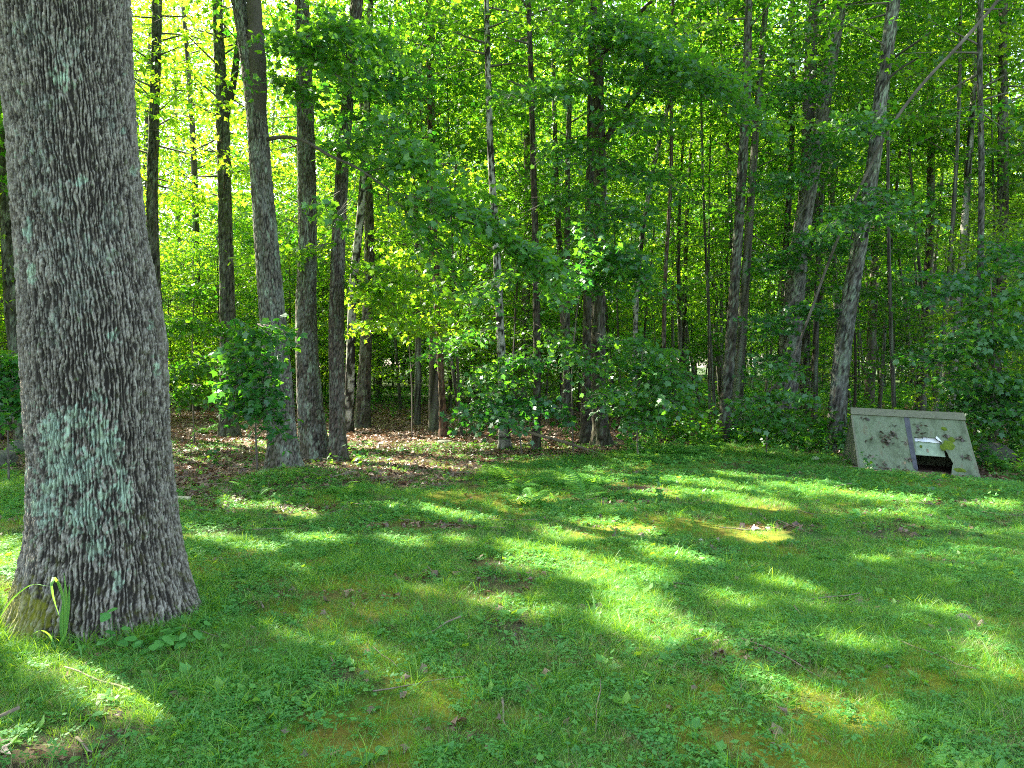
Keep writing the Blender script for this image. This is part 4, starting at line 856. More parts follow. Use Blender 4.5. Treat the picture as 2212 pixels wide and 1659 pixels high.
# ================================================================== UNDERGROWTH
def seedling(h, nl, lf, m, shape='OVAL', spread=0.5):
    r = rng; T = MB(); W_ = MB(); LP = []; AZ = []
    for st in range(r.integers(2, 5)):
        a = r.uniform(0, 6.283); d = np.array([math.cos(a), math.sin(a), 0]) * spread * h * r.uniform(0.2, 1); hh = h * r.uniform(0.6, 1.1)
        n = max(3, nl // 3); t = (np.arange(n) + 1) / n; pp = d * t[:, None] ** 1.3 + np.array([0, 0, hh]) * t[:, None]
        LP.append(pp); AZ.append(a + np.where(np.arange(n) % 2 == 0, 1.2, -1.2) + r.normal(0, .4, n))
    LP = np.concatenate(LP); AZ = np.concatenate(AZ); v, f = leaves(LP, lf, AZ, 0.45, shape, 0.2)
    return mesh_np('seedling', v, f, m)
ug = [seedling(0.22, 15, 0.07, M['fern']), seedling(0.35, 21, 0.08, M['leaf_near'], 'LOBE'), seedling(0.28, 18, 0.055, M['clover']), seedling(0.5, 27, 0.09, M['leaf'], 'LOBE'), seedling(0.18, 12, 0.05, M['clover'])]
def ud(x, y):
    a_ = (x - 5.45) * 0.9758 - (y - 12.0) * 0.2187; b_ = (x - 5.45) * 0.2187 + (y - 12.0) * 0.9758; clear = ~((a_ > 0.1) & (a_ < 2.0) & (b_ > -1.3) & (b_ < 0.3))
    p_ = pxof(x, y); L_ = litter(x, y); right = sstep(1300, 1480, p_); yb = np.interp(x / y, LB_R, LB_Y)
    edge = np.exp(-((y - yb - 1.0) / 1.6) ** 2)
    return np.clip(L_ * (0.012 + right * (0.16 + 0.75 * edge) + 0.25 * sstep(24, 34, y) + 0.12 * sstep(0.62, 0.72, fbm(x * 0.5, y * 0.5, 0, 88, 3))), 0, 1) * clear
x, y = ground_points(26000, 8.5, 46.0, ud, k=0.75); n = len(x)
scatter('undergrowth', 'leafy seedlings and weeds on the floor of the wood', 'undergrowth', ug, on_ground(x, y, 0.0), rot_z(n, 0.1), rng.uniform(0.6, 1.3, n) * (1 + 0.45 * sstep(1350, 1500, pxof(x, y)) * sstep(13, 15, y)), rng.integers(0, 5, n))

def frond_mesh(L, m, seed):
    r = np.random.default_rng(seed); V = []; T = []; n = 0; K = 17
    for k in range(K + 1):
        t = k / K; x_ = L * t; z_ = L * (0.75 * t - 0.62 * t * t)
        if k and k < K:
            w = 0.30 * L * math.sin(math.pi * min(1, t * 0.82 + 0.16)) ** 0.8
            for s_ in (-1, 1):
                ww = w * r.uniform(0.85, 1.1); V += [(x_ - 0.016 * L, 0, z_), (x_ + 0.55 * ww * 0.5, s_ * ww * 0.55, z_ - 0.10 * ww + 0.018 * L), (x_ + 0.5 * ww, s_ * ww, z_ - 0.35 * ww), (x_ + 0.018 * L, 0, z_)]
                V[-3] = (V[-3][0] - 0.03 * L, V[-3][1], V[-3][2]); V += [(x_ + 0.32 * ww + 0.02 * L, s_ * ww * 0.55, z_ - 0.12 * ww)]
                T += [(n, n + 1, n + 4), (n + 1, n + 2, n + 4), (n, n + 4, n + 3)]; n += 5
    t = np.linspace(0, 1, 8); P = np.stack([L * t, 0 * t, L * (0.75 * t - 0.62 * t * t)], -1)
    v, q = tube(P, np.linspace(0.0025, 0.001, 8), 3, False); q4 = q[0] + n
    return mesh_np('frond', np.concatenate([np.array(V), v]), [np.array(T), q4], m)
fr = [frond_mesh(0.42, M['fern'], 1), frond_mesh(0.34, M['fern'], 2), frond_mesh(0.5, M['fern'], 3)]
FERNS = [(1118,1062,6,.9,'bright fern standing in the lawn below the crossed dark trunk'),(1085,1040,5,.8,'small fern at the lawn edge just under the pale birch'),(1152,1092,6,.9,'fern in the lawn in front of two others, right of the leaf floor'),
 (1062,1058,4,.6,'little fern on the boundary of brown leaves and lawn'),(1205,1052,5,.8,'fern left of the group below the end of the fallen pole'),(1262,1085,6,.8,'low fern nearest the viewer on the open lawn, right of centre'),
 (1290,1050,5,.8,'fern on the lawn directly below the end of the fallen pole'),(1325,1075,5,.7,'small fern right of the low fern on the open lawn'),(1375,978,6,.8,'fern at the foot of the wood just right of the dark pair'),
 (1425,985,7,1.0,'large arching fern in the edge growth right of the dark pair'),(1478,984,7,1.1,'broad dark fern at the lawn edge left of the lone leaning trunk'),(1545,975,6,.8,'fern by the foot of the lone leaning dark trunk'),
 (438,938,7,.9,'sunlit fern in the brown leaves right of the big oak'),(478,935,6,.8,'fern beside the sunlit one left of the mound'),(556,1082,5,.7,'small yellow green fern on the mound under the leaning maple'),
 (748,1078,6,.8,'fern in shade right of the mound by the brown leaves'),(1720,1000,7,1.0,'fern in the weeds left of the green shelter'),(2190,1010,6,1.0,'fern right of the green shelter at the edge of the photo')]
for px_, py_, nf, s_, lb in FERNS:
    D = CAMH * F / (py_ - HORY); p = at(px_, py_, D); o = thing('fern', lb, 'fern', (p[0], p[1], float(gh(p[0], p[1]))), rng.uniform(0, 6.28), 'ferns along the edge of the wood')
    for k in range(nf):
        c_ = obj('frond', fr[rng.integers(0, 3)], o); c_.rotation_euler = (rng.normal(0, .12), rng.normal(-0.25, .2), 6.283 * k / nf + rng.normal(0, .25)); q = 1.12 * s_ * rng.uniform(.7, 1.1); c_.scale = (q, q, q)

reseed(29)
# ================================================================== SMALL MAPLE SAPLINGS AT THE EDGE
def edge_sapling(label, foot, stem, sprays, leafm='leaf_near', parts=0, name='maple_sapling', leaf=0.10, keep=True):
    b = at(foot[0], foot[1], foot[2]); b[2] = float(gh(b[0], b[1])); o = thing(name, label, 'sapling', b)
    P = np.concatenate([[b - np.array([0, 0, .03])], px_path([(a, c) for a, c, d in stem], [d for a, c, d in stem])]) - b
    S = smooth_path(P, 20); v, q = tube(S, np.linspace(0.016, 0.006, 20), 6); obj('stem', mesh_np('stem', v, q, M['twig'], True), o)
    T = Tree(); one = []
    for a, c, w_, nt_ in sprays:
        for q in range(3):
            p0 = at(*a); p1 = at(*c) + rng.normal(0, 0.12, 3) * (q > 0)
            lv, lf, wv, wq = spray(p0, p1, w_, nt_, leaf, 0.14, per=0.07, shape='MAPLE', keep=keep, tilt=0.62)
            if parts and len(one) < parts:
                for k in range(len(lv) // 10):
                    if len(one) < parts: one.append(lv[k * 10:(k + 1) * 10] - b)
                    else: T.lf.add(lv[k * 10:(k + 1) * 10] - b, MAPLE_T)
            else: T.lf.add(lv - b, lf)
            T.wd.add(wv - b, wq)
    for lv in one:
        c0 = lv[0].copy(); l_ = obj('leaf', mesh_np('leaf', lv - c0, MAPLE_T, M[leafm]), o); l_.location = tuple(float(u) for u in c0)
    if T.lf.n: obj('foliage', T.lf.mesh('foliage', M[leafm]), o, 'stuff')
    obj('twigs', T.wd.mesh('twigs', M['twig']), o)
    return o
edge_sapling('blue green maple sapling whose leaves hang over the left side of the leaning grey trunk', (556, 1005, 11.0), [(552, 900, 10.6), (556, 800, 10.2), (560, 700, 10.0)],
    [((556,720,10),(500,760,9.7),.3,12),((556,700,10),(600,720,9.6),.25,10),((556,780,10),(490,830,9.6),.3,12),((556,790,10),(585,860,9.5),.25,12),((556,760,10),(600,790,9.6),.25,10),((552,830,10.2),(520,890,9.6),.3,12),((552,830,10.2),(590,905,9.5),.25,12),((552,740,10),(530,690,9.8),.25,8)], parts=220)
edge_sapling('dark maple sapling at the left edge of the photo behind the big oak', (18, 965, 10.5), [(16, 860, 10.3), (14, 770, 10.2)],
    [((15,800,10.2),(60,830,9.8),.35,12),((15,800,10.2),(-30,840,9.8),.35,12),((15,850,10.2),(70,880,9.8),.35,12),((15,860,10.2),(0,900,9.6),.35,10),((15,780,10.2),(40,770,9.9),.3,10),((15,820,10.2),(-40,800,9.8),.3,10)])
edge_sapling('dense dark green sapling between the big oak and the ferns', (420, 925, 15.5), [(415, 820, 15.3), (418, 650, 15.2)],
    [((416,780,15.2),(360,800,14.4),.5,14),((416,760,15.2),(470,790,14.4),.5,14),((416,700,15.2),(350,700,14.6),.5,14),((416,690,15.2),(480,700,14.6),.5,14),((416,830,15.2),(380,860,14.4),.4,12),((416,830,15.2),(470,850,14.2),.4,12),((416,650,15.2),(420,620,14.8),.4,12)], 'leaf')
edge_sapling('low spreading maple sapling with a flat skirt of leaves over the leaf floor', (1128, 985, 13.6), [(1118, 900, 13.4), (1108, 800, 13.3), (1112, 700, 13.3)],
    [((1112,860,13.4),(1000,888,12.4),.5,16),((1112,860,13.4),(1090,890,12.0),.45,14),((1112,860,13.4),(1210,870,12.8),.45,14),((1110,780,13.3),(1170,760,12.6),.35,10)], 'leaf_near')
edge_sapling('pale leaved sapling catching the sun left of the broad dark trunk', (1238, 980, 13.9), [(1236, 800, 13.7), (1250, 640, 13.4), (1262, 540, 13.2)],
    [((1260,560,13.2),(1215,620,12.6),.4,14),((1262,540,13.2),(1320,530,12.4),.4,14),((1262,540,13.2),(1390,550,12.6),.45,14),((1262,520,13.2),(1280,500,12.8),.3,10)], 'leaf_near')
edge_sapling('maple sapling with drooping tiers right of the dark pair', (1378, 990, 13.4), [(1376, 900, 13.3), (1384, 800, 13.2), (1390, 740, 13.2)],
    [((1384,840,13.2),(1300,850,12.4),.45,14),((1384,830,13.2),(1470,860,12.4),.5,16),((1388,780,13.2),(1450,790,12.6),.45,14),((1384,870,13.2),(1400,900,12.3),.4,12),((1390,740,13.2),(1370,720,12.8),.3,10)])
edge_sapling('yellow green sapling glowing between the reddish trunk and the slim brown trunk', (890, 925, 17.0), [(888, 800, 16.8), (880, 700, 16.6), (874, 560, 16.5)],
    [((880,700,16.6),(800,690,15.6),.6,14),((880,690,16.6),(960,700,15.6),.6,14),((876,640,16.5),(790,620,15.6),.6,14),((876,630,16.5),(970,640,15.6),.6,14),((874,580,16.5),(880,550,15.6),.5,12)], 'leaf_sunlit')
edge_sapling('low leafy sapling hiding the foot of the large forked tree', (1655, 985, 13.9), [(1660, 900, 13.8), (1668, 820, 13.8)],
    [((1664,850,13.8),(1610,850,13),.4,12),((1664,850,13.8),(1730,850,13),.4,12),((1662,890,13.8),(1640,905,13),.4,10),((1664,890,13.8),(1720,900,13),.4,10),((1668,820,13.8),(1690,790,13.4),.35,10)])
edge_sapling('dense dark sapling over the right end of the green shelter', (2150, 1005, 13.4), [(2150, 880, 13.2), (2145, 700, 13.0), (2140, 600, 13.0)],
    [((2148,800,13.1),(2060,820,12.6),.5,14),((2148,800,13.1),(2230,830,12.4),.5,14),((2148,720,13),(2050,720,12.4),.5,14),((2148,720,13),(2220,730,12.4),.5,14),((2148,860,13.1),(2180,900,12.4),.5,14),((2148,650,13),(2100,640,12.6),.5,12),((2148,640,13),(2210,640,12.6),.5,12),((2148,880,13),(2230,930,12.6),.4,12)])

# ================================================================== THE GREEN SHELTER (low ridge roof standing on the ground)
FL = at(1857, 1013, 12.0); FR = at(2122, 1041, 11.64); RL = at(1839, 884, 12.6); RR_ = at(2081, 896, 12.25); BL = at(1821, 985, 13.2); BR = FR + (BL - FL)
sb = np.array([(FL[0] + BR[0]) / 2, (FL[1] + BR[1]) / 2, float(gh((FL[0] + BR[0]) / 2, (FL[1] + BR[1]) / 2))])
shed = thing('roof_shelter', 'low weathered green ridge roof shelter with a ragged hole in its front slope', 'shelter', sb)
fn = np.cross(FR - FL, RL - FL); fn /= np.linalg.norm(fn)
if fn[1] > 0: fn = -fn
bn = np.cross(BR - BL, RL - BL); bn /= np.linalg.norm(bn)
if bn[1] < 0: bn = -bn
def front(u, v, d=0.0): return (FL * (1 - u) + FR * u) * (1 - v) + (RL * (1 - u) + RR_ * u) * v + fn * d - sb
def back(u, v, d=0.0): return (BL * (1 - u) + BR * u) * (1 - v) + (RL * (1 - u) + RR_ * u) * v + bn * d - sb
import bmesh, mathutils.geometry
def slab(name, pts, fmap, d0, d1, m, parent, label=None, jit=0.0):
    bm = bmesh.new(); n = len(pts)
    A = [bm.verts.new(fmap(u, v, d1)) for u, v in pts]; B = [bm.verts.new(fmap(u, v, d0)) for u, v in pts]
    for tri in mathutils.geometry.tessellate_polygon([[Vector((u, v, 0)) for u, v in pts]]):
        bm.faces.new([A[i] for i in tri]); bm.faces.new([B[i] for i in tri][::-1])
    for i in range(n): bm.faces.new((A[i], B[i], B[(i + 1) % n], A[(i + 1) % n]))
    bmesh.ops.recalc_face_normals(bm, faces=bm.faces)
    me = bpy.data.meshes.new(name); bm.to_mesh(me); bm.free(); me.materials.append(m)
    return obj(name, me, parent, label=label)
def rag(u0, v0, u1, v1, n, a, seed):      # ragged edge between two points
    r = np.random.default_rng(seed); t = np.linspace(0, 1, n + 1)[1:-1]
    return [(u0 + (u1 - u0) * q + r.normal(0, a * .5), v0 + (v1 - v0) * q + r.normal(0, a)) for q in t]
# painted board with streaks, algae and stains
pm_, nt, out = mat('green_painted_board'); L = nt.links
tc = N(nt, 'ShaderNodeTexCoord'); mp = N(nt, 'ShaderNodeMapping'); mp.inputs['Scale'].default_value = (2.6, 2.0, 0.9); L.new(tc.outputs['Object'], mp.inputs[0])
n1 = N(nt, 'ShaderNodeTexNoise'); n1.inputs['Scale'].default_value = 3.0; n1.inputs['Detail'].default_value = 7; n1.inputs['Roughness'].default_value = 0.65; L.new(mp.outputs[0], n1.inputs['Vector'])
n2 = N(nt, 'ShaderNodeTexNoise'); n2.inputs['Scale'].default_value = 38; n2.inputs['Detail'].default_value = 5; L.new(mp.outputs[0], n2.inputs['Vector'])
c1 = ramp(nt, n1.outputs[0], [(0.34, (0.075, 0.10, 0.05)), (0.44, (0.12, 0.16, 0.085)), (0.55, (0.165, 0.215, 0.13)), (0.68, (0.125, 0.12, 0.065))])
c2 = mixc(nt, 0.5, c1, ramp(nt, n2.outputs[0], [(0.35, (0.45, 0.45, 0.40)), (0.6, (1, 1, 1))]), 'MULTIPLY')
p = N(nt, 'ShaderNodeBsdfPrincipled'); L.new(c2, p.inputs['Base Color']); p.inputs['Roughness'].default_value = 0.75
bb = N(nt, 'ShaderNodeBump'); bb.inputs['Strength'].default_value = 0.35; bb.inputs['Distance'].default_value = 0.01; L.new(n2.outputs[0], bb.inputs['Height']); L.new(bb.outputs[0], p.inputs['Normal']); L.new(p.outputs[0], out.inputs[0])
M['board'] = pm_
M['tar'] = rough_mat('dark_felt_strip', (0.045, 0.05, 0.06), (0.10, 0.105, 0.12), 14, 0.7, 0.3)
M['oldwood'] = rough_mat('grey_old_wood', (0.065, 0.075, 0.045), (0.175, 0.18, 0.125), 16, 0.9, 0.6, (0.10, 0.13, 0.065), (1, 1, 4))
M['tan_wood'] = rough_mat('tan_timber', (0.20, 0.15, 0.10), (0.34, 0.27, 0.19), 18, 0.85, 0.3)
M['film'] = rough_mat('white_sheet', (0.62, 0.66, 0.70), (0.85, 0.87, 0.88), 10, 0.4, 0.3)
M['inner'] = rough_mat('pale_green_inner_board', (0.22, 0.30, 0.20), (0.32, 0.42, 0.29), 12, 0.8, 0.3)
M['dark'] = rough_mat('dark_earth', (0.02, 0.018, 0.014), (0.05, 0.042, 0.03), 12, 1.0, 0.4)
lp = [(0, 0.97), (0, 0.02)] + rag(0, 0.02, 0.26, 0.015, 7, 0.006, 1) + [(0.26, 0.0), (0.30, -0.02), (0.31, 0.02), (0.34, -0.035), (0.36, 0.0), (0.37, 0.055), (0.385, 0.01), (0.40, -0.04), (0.42, 0.045), (0.435, -0.02), (0.455, -0.045), (0.475, -0.03), (0.478, 0.02), (0.485, 0.97)]
slab('board_panel', lp, front, -0.012, 0, M['board'], shed, 'left plywood panel, whole')
rp = [(0.490, 0.97), (0.488, 0.36), (0.510, 0.36), (0.513, 0.42), (0.520, 0.60)] + rag(0.52, 0.60, 0.72, 0.615, 7, 0.007, 2) + [(0.72, 0.60), (0.745, 0.55), (0.752, 0.50), (0.765, 0.42)] + rag(0.765, 0.42, 0.80, 0.24, 7, 0.006, 3) + [(0.802, 0.235), (0.790, 0.20), (0.775, 0.13), (0.758, 0.05), (0.765, 0.02), (0.80, 0.0), (0.855, -0.005), (0.865, -0.04), (0.875, -0.085), (0.885, -0.08), (0.890, -0.015), (0.91, 0.01), (0.94, 0.0), (0.97, 0.01), (0.985, -0.01), (0.998, -0.005), (0.998, 0.12), (0.968, 0.13), (0.997, 0.135), (0.998, 0.47), (0.985, 0.475), (0.998, 0.49), (1.0, 0.97)]
slab('board_panel', rp, front, -0.012, 0, M['board'], shed, 'right plywood panel with the ragged hole')
slab('felt_strip', [(0.465, 0.925), (0.460, 0.6), (0.455, 0.3), (0.457, 0.10), (0.485, 0.06), (0.494, 0.1), (0.497, 0.3), (0.503, 0.6), (0.512, 0.925)], front, 0.002, 0.006, M['tar'], shed)
slab('ridge_board', [(-0.012, 0.905), (1.006, 0.905), (1.004, 1.02), (-0.008, 1.02)], front, 0.003, 0.022, M['oldwood'], shed)
slab('ridge_board', [(-0.012, 0.905), (1.006, 0.905), (1.004, 1.02), (-0.008, 1.02)], back, 0.003, 0.022, M['oldwood'], shed)
slab('board_panel', [(0, 0.98), (0, 0), (1, 0), (1, 0.98)], back, -0.012, 0, M['board'], shed, 'back plywood panel')
slab('sill', [(0.482, -0.005), (0.765, -0.02), (0.765, 0.05), (0.482, 0.065)], front, -0.05, -0.014, M['tan_wood'], shed, 'bare tan timber across the foot of the hole')
slab('inner_board', [(0.50, 0.345), (0.765, 0.35), (0.765, 0.62), (0.50, 0.62)], front, -0.075, -0.06, M['inner'], shed)
slab('latch', [(0.617, 0.40), (0.630, 0.40), (0.630, 0.45), (0.626, 0.45), (0.626, 0.415), (0.621, 0.415), (0.621, 0.45), (0.617, 0.45)], front, -0.058, -0.048, M['tan_wood'], shed)
def film(u, v, d): return front(u, v, d + 0.012 * math.sin(u * 60) * (0.65 - v) * 6)
slab('white_sheet', [(0.512, 0.545), (0.56, 0.553), (0.60, 0.548), (0.64, 0.552), (0.70, 0.55), (0.742, 0.545), (0.732, 0.585), (0.715, 0.60), (0.70, 0.645), (0.66, 0.655), (0.645, 0.635), (0.60, 0.63), (0.56, 0.61), (0.512, 0.60)], film, -0.045, -0.040, M['film'], shed, 'torn white plastic sheet')
slab('torn_flap', [(0.70, 0.60), (0.722, 0.56), (0.748, 0.545), (0.735, 0.585), (0.715, 0.63)], lambda u, v, d: front(u, v, d + 0.05 * (0.66 - v) + 0.01), -0.004, 0.0, M['film'], shed)
def plank_tri(e0, e1, n, side):           # vertical planks filling a gable end
    A, B, C_ = (FL, BL, RL) if side == 0 else (FR, BR, RR_)
    out_n = (FL - FR) / np.linalg.norm(FL - FR) * (1 if side == 0 else -1)
    for k in range(n):
        t0, t1 = k / n + 0.006, (k + 1) / n - 0.006
        def col(t):
            b = A + (B - A) * t; f = min(t, 1 - t) * 2; a = b * 1.0; top = A + (B - A) * t; top = top + (C_ - (A + B) / 2) * f; return b, top
        b0, t0_ = col(t0); b1, t1_ = col(t1); pts = [b0, b1, t1_, t0_]
        if t0 < 0.5 < t1: pts = [b0, b1, t1_, C_, t0_]
        off = out_n * (0.004 + 0.004 * (k % 2)); off2 = out_n * (-0.012 + 0.004 * (k % 2)); ins = -out_n * 0.02
        bm = bmesh.new(); Av = [bm.verts.new(p_ + off + ins - sb) for p_ in pts]; Bv = [bm.verts.new(p_ + off2 + ins - sb) for p_ in pts]
        bm.faces.new(Av); bm.faces.new(Bv[::-1])
        for i in range(len(pts)): bm.faces.new((Av[i], Bv[i], Bv[(i + 1) % len(pts)], Av[(i + 1) % len(pts)]))
        bmesh.ops.recalc_face_normals(bm, faces=bm.faces); me = bpy.data.meshes.new('plank'); bm.to_mesh(me); bm.free(); me.materials.append(M['oldwood']); obj('plank', me, shed)
plank_tri(0, 0, 7, 0); plank_tri(0, 0, 7, 1)
slab('corner_trim', [(-0.012, 0.0), (0.004, 0.0), (0.004, 0.90), (-0.012, 0.90)], front, -0.02, 0.004, M['oldwood'], shed)
def moss_patch(u, v, ru, rv, seed, h=0.018):
    r = np.random.default_rng(seed); K, J = 22, 5; V = [front(u, v, h)]; T = []
    for j in range(1, J + 1):
        for k in range(K):
            a = 6.283 * k / K; q = j / J * (0.75 + 0.5 * vn(math.cos(a) * 2 + seed, math.sin(a) * 2, 0, seed)); V.append(front(u + ru * q * math.cos(a), v + rv * q * math.sin(a), h * (1 - (j / J) ** 2) + 0.001 + 0.006 * r.random() * (j < J)))
    for k in range(K): T.append((0, 1 + k, 1 + (k + 1) % K))
    Q_ = [(1 + (j - 1) * K + k, 1 + j * K + k, 1 + j * K + (k + 1) % K, 1 + (j - 1) * K + (k + 1) % K) for j in range(1, J) for k in range(K)]
    obj('moss_patch', mesh_np('moss_patch', V, [np.array(T), np.array(Q_)], M['moss'], True), shed)
for a in [(0.805, 0.50, 0.055, 0.085, 1), (0.84, 0.60, 0.03, 0.04, 2), (0.745, 0.46, 0.02, 0.05, 3), (0.80, 0.76, 0.025, 0.03, 4), (0.845, 0.14, 0.05, 0.035, 5), (0.56, 0.45, 0.012, 0.02, 6)]: moss_patch(*a)
# dead leaves stuck on the slope and a dark hollow of earth under it
LV = MB()
for u, v, n, su in [(0.33,0.60,22,.03),(0.27,0.47,20,.028),(0.92,0.62,10,.02),(0.93,0.33,14,.022),(0.11,0.86,7,.014),(0.435,0.22,9,.012),(0.36,0.78,4,.02),(0.80,0.65,8,.02),(0.09,0.24,6,.015),(0.58,0.655,14,.03),(0.19,0.08,16,.05),(0.62,0.80,3,.02),(0.55,0.79,4,.02),(0.22,0.57,5,.03),(0.42,0.50,4,.01),(0.40,0.04,14,.05),(0.12,0.50,3,.03)]:
    for k in range(n):
        p_ = front(u + rng.normal(0, su), v + rng.normal(0, su * 0.9), 0.012) + sb
        vv, ff = leaves(p_[None], 0.055, np.array([rng.uniform(0, 6.28)]), 0.8, 'MAPLE', 0.3); LV.add(vv, ff)
o = obj('stuck_leaves', LV.mesh('stuck_leaves', M['drab']), kind='stuff', label='curled dead leaves clinging to the green slope'); o['category'] = 'leaf litter'

# ================================================================== STONES, LOGS, STICKS
def rock(name, label, px_, py_, w, h, m, seed, D=None, sink=0.3):
    D = D or CAMH * F / (py_ - HORY); p = at(px_, py_, D); r = np.random.default_rng(seed); me = bpy.data.meshes.new('rock')
    bm = bmesh.new(); bmesh.ops.create_icosphere(bm, subdivisions=4, radius=1)
    for v in bm.verts:
        k = 1 + 0.5 * (float(fbm(v.co.x * 1.1 + seed, v.co.y * 1.1, v.co.z * 1.1, seed, 3)) - 0.5) * 2; k += 0.05 * (float(vn(v.co.x * 6, v.co.y * 6, v.co.z * 6, seed)) - .5)
        v.co = Vector((v.co.x * w / 2 * k, v.co.y * w / 2 * 0.8 * k, v.co.z * h * 0.65 * k + h * (0.65 - sink)))
    for f in bm.faces: f.smooth = True
    bm.to_mesh(me); bm.free(); me.materials.append(m)
    return thing(name, label, 'stone', (p[0], p[1], float(gh(p[0], p[1]))), 0, me=me)
rock('boulder', 'mossy grey boulder in the shade behind the right end of the green shelter', 2150, 1000, 0.6, 0.32, M['rock'], 3, 13.0)
rock('boulder', 'rounded mossy boulder at the left edge of the photo behind the big oak', 42, 975, 0.42, 0.22, M['rock'], 5, 14.2)
rock('boulder', 'low dark boulder at the very left edge in front of a rounder one', -6, 1000, 0.6, 0.26, M['rock'], 6, 12.4)
rock('stone', 'white stone on the lawn edge left of the green shelter', 1762, 998, 0.10, 0.085, M['white_rock'], 7, 12.8, 0.1)
rock('stone', 'flat grey stone at the foot of the reddish trunk on the leaf floor', 958, 962, 0.36, 0.07, M['rock'], 8, 16.0)
rock('stone', 'small pale stone in the middle of the near lawn', 1090, 1424, 0.035, 0.02, M['white_rock'], 9)
rock('stone', 'tiny white stone on the lawn right of centre', 1514, 1173, 0.05, 0.03, M['white_rock'], 10)
rock('stone', 'grey stone half sunk in the right of the lawn', 2082, 1343, 0.12, 0.03, M['rock'], 11)
def log(name, label, pts, r0, r1, m, cat='log', sides=10):
    P = np.array([at(*q) if q[1] < 5000 else q for q in pts]); b = P[0].copy(); S = smooth_path(P - b, 24)
    rr_ = np.linspace(r0, r1, 24) * (1 + 0.08 * np.sin(np.arange(24) * 1.7)); v, q = tube(S, rr_, sides); return thing(name, label, cat, b, me=mesh_np(name, v, q, m, True))
def gp(px_, py_, dz=0.02):                # (px, row on the ground) -> entry for log()
    D = CAMH * F / (py_ - HORY); return (px_, py_ - dz / D * F, D)
log('fallen_pole', 'long thin split pole leaning from the pale birch down to the dark pair', [(1080, 908, 14.3), (1150, 936, 14.1), (1220, 955, 14.1), (1305, 984, 13.8)], 0.034, 0.022, M['log'])
log('peeled_log', 'short peeled pale log on the grass beside the big oak', [gp(345, 1092, .05), gp(372, 1086, .05), gp(411, 1087, .05)], 0.028, 0.03, M['pale_log'])
log('peeled_log', 'end of a second pale log lying across by the big oak', [gp(350, 1082, .03), gp(372, 1100, .03), gp(376, 1108, .02)], 0.03, 0.026, M['pale_log'])
log('fallen_branch', 'dark thin branch on the leaves left of the mound', [gp(430, 1052), gp(470, 1046, .03), gp(505, 1048), gp(545, 1053)], 0.022, 0.012, M['log'])
log('fallen_branch', 'brown branch slanting down right of the close trunks', [gp(700, 1025), gp(735, 1040, .03), gp(765, 1056)], 0.020, 0.012, M['log'])
log('fallen_branch', 'short crooked stick in the near lawn left of centre', [gp(655, 1312), gp(690, 1306, .02), gp(725, 1310)], 0.008, 0.005, M['log'])
log('fallen_branch', 'thin stick lying in the lawn below the ferns', [gp(1150, 1143), gp(1190, 1134, .02), gp(1212, 1128)], 0.009, 0.006, M['log'])
log('fallen_branch', 'grey twig sunk in the near lawn just right of centre', [gp(1135, 1440), gp(1150, 1430, .015), gp(1165, 1420)], 0.007, 0.005, M['log'])
log('fallen_branch', 'straight twig in the lawn left of centre by the bare patch', [gp(895, 1198), gp(930, 1194, .02)], 0.006, 0.004, M['log'])
log('dead_branch', 'long bare grey branch leaning diagonally against the pale leaning trunk at right', [(1648, 860, 15.6), (1700, 800, 15.2), (1745, 690, 14.9), (1800, 540, 14.6), (1860, 400, 14.4), (1920, 280, 14.2), (1985, 190, 14), (2060, 110, 14), (2140, 20, 14), (2200, -60, 14)], 0.022, 0.030, M['twig'], 'branch')

# ================================================================== PLANTS AT THE FOOT OF THE OAK
def blade_plant(label, foot, blades, w):
    b = at(*foot); b[2] = float(gh(b[0], b[1])); o = thing('blade_plant', label, 'plant', b)
    for pts in blades:
        P = smooth_path(np.array([at(*q) for q in pts]) - b, 12); n = len(P); t = np.linspace(0, 1, n); ww = w * np.minimum(1, (1 - t) * 3 + 0.08) * (0.6 + 0.4 * np.minimum(1, t * 4))
        sd = np.array([1.0, 0.25, 0]); V = np.concatenate([P - sd * ww[:, None], P + np.array([0, -0.004, 0]), P + sd * ww[:, None]])
        i = np.arange(n - 1); Q_ = np.concatenate([np.stack([i, i + n, i + n + 1, i + 1], -1), np.stack([i + n, i + 2 * n, i + 2 * n + 1, i + n + 1], -1)])
        obj('blade', mesh_np('blade', V, Q_, M['fern'], True), o)
blade_plant('tall strap leaved plant with one folded blade against the foot of the big oak', (137, 1392, 4.28),
    [[(137,1392,4.28),(141,1330,4.28),(142,1280,4.28),(138,1238,4.28)], [(136,1390,4.27),(140,1330,4.27),(130,1270,4.27),(118,1246,4.25),(112,1252,4.22),(114,1285,4.2),(128,1330,4.18)], [(138,1390,4.26),(146,1330,4.26),(149,1290,4.26),(150,1262,4.26)], [(134,1392,4.26),(132,1340,4.26),(135,1300,4.26)]], 0.008)
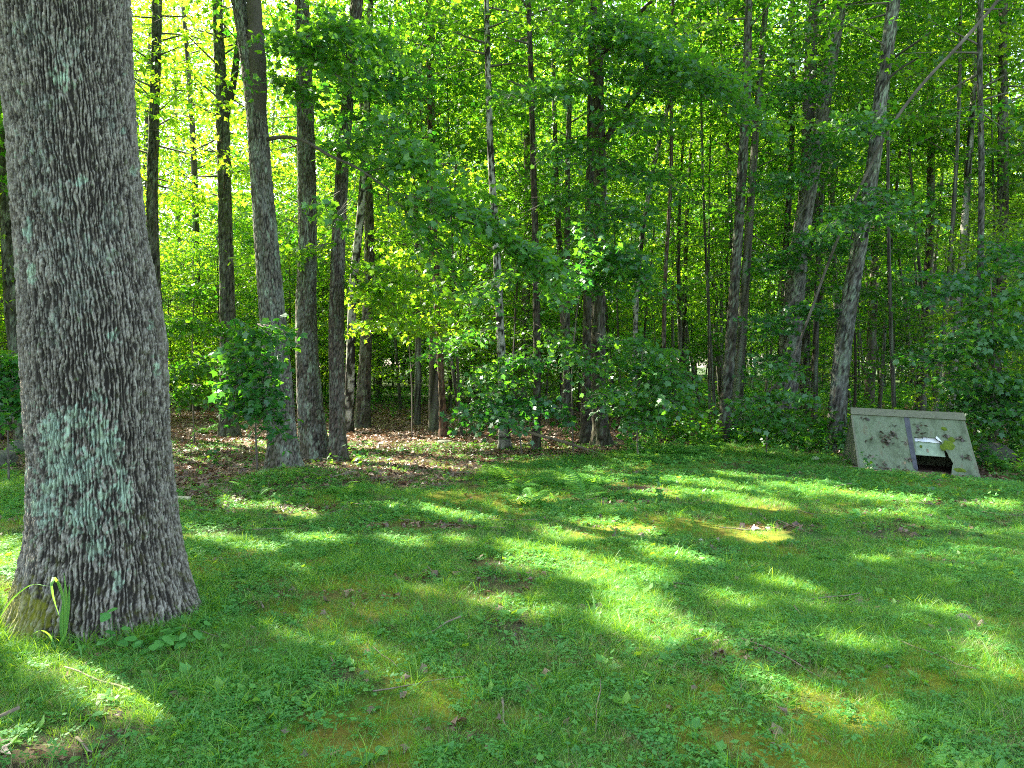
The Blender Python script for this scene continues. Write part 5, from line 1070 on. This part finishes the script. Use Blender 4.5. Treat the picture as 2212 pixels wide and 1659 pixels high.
blade_plant('arching pale grass blades at the left foot of the big oak', (150, 1410, 4.15),
    [[(150,1405,4.2),(160,1390,4.15),(172,1395,4.1),(177,1430,4.05)], [(120,1400,4.2),(105,1370,4.2),(85,1362,4.15),(70,1370,4.15)], [(-5,1340,4.1),(30,1290,4.1),(65,1264,4.1),(104,1266,4.05)], [(125,1398,4.2),(140,1370,4.2),(146,1350,4.2)]], 0.006)
BROAD = np.array([(0, 0, 0), (.1, -.28, -.02), (.4, -.40, -.03), (.75, -.25, -.06), (1, 0, -.1), (.75, .25, -.06), (.4, .40, -.03), (.1, .28, -.02)], float); BROAD_T = np.array([(0, i, i + 1) for i in range(1, 7)])
bme = [mesh_np('leaf', BROAD * 0.07, BROAD_T, M['clover']), mesh_np('leaf', BROAD * 0.05, BROAD_T, M['clover'])]
def broad_plant(label, px_, py_, D, n, h, sp):
    b = at(px_, py_, D); b[2] = float(gh(b[0], b[1])); o = thing('leafy_weed', label, 'plant', b); W_ = MB()
    for k in range(n):
        a = rng.uniform(0, 6.28); r0 = sp * rng.random() ** .6; z = h * rng.uniform(.2, 1); p_ = np.array([r0 * math.cos(a), r0 * math.sin(a) * .5 - .02, z])
        l_ = obj('leaf', bme[rng.integers(0, 2)], o); l_.location = tuple(p_); l_.rotation_euler = (rng.normal(0, .3), rng.uniform(-.2, .7), a + rng.normal(0, .6))
        v, q = prisms([[p_[0] * .2, p_[1] * .2, -0.01]], [p_], .0015, .001); W_.add(v, q)
    obj('stem', W_.mesh('stem', M['clover']), o)
broad_plant('low broad leaved weed in front of the middle of the oak foot', 325, 1405, 4.22, 24, .10, .12)
broad_plant('taller spindly weed climbing the middle of the oak foot', 248, 1385, 4.22, 12, .26, .05)
broad_plant('leafy weed at the right root of the big oak', 410, 1392, 4.3, 26, .15, .12)
broad_plant('small weed lit yellow in the near lawn below the oak', 200, 1580, 3.4, 9, .05, .07)
broad_plant('pair of broad leaves flat in the lawn in the right foreground', 1560, 1430, 4.1, 6, .03, .06)
broad_plant('glossy weed at the bottom edge left of centre', 800, 1640, 3.1, 8, .05, .06)
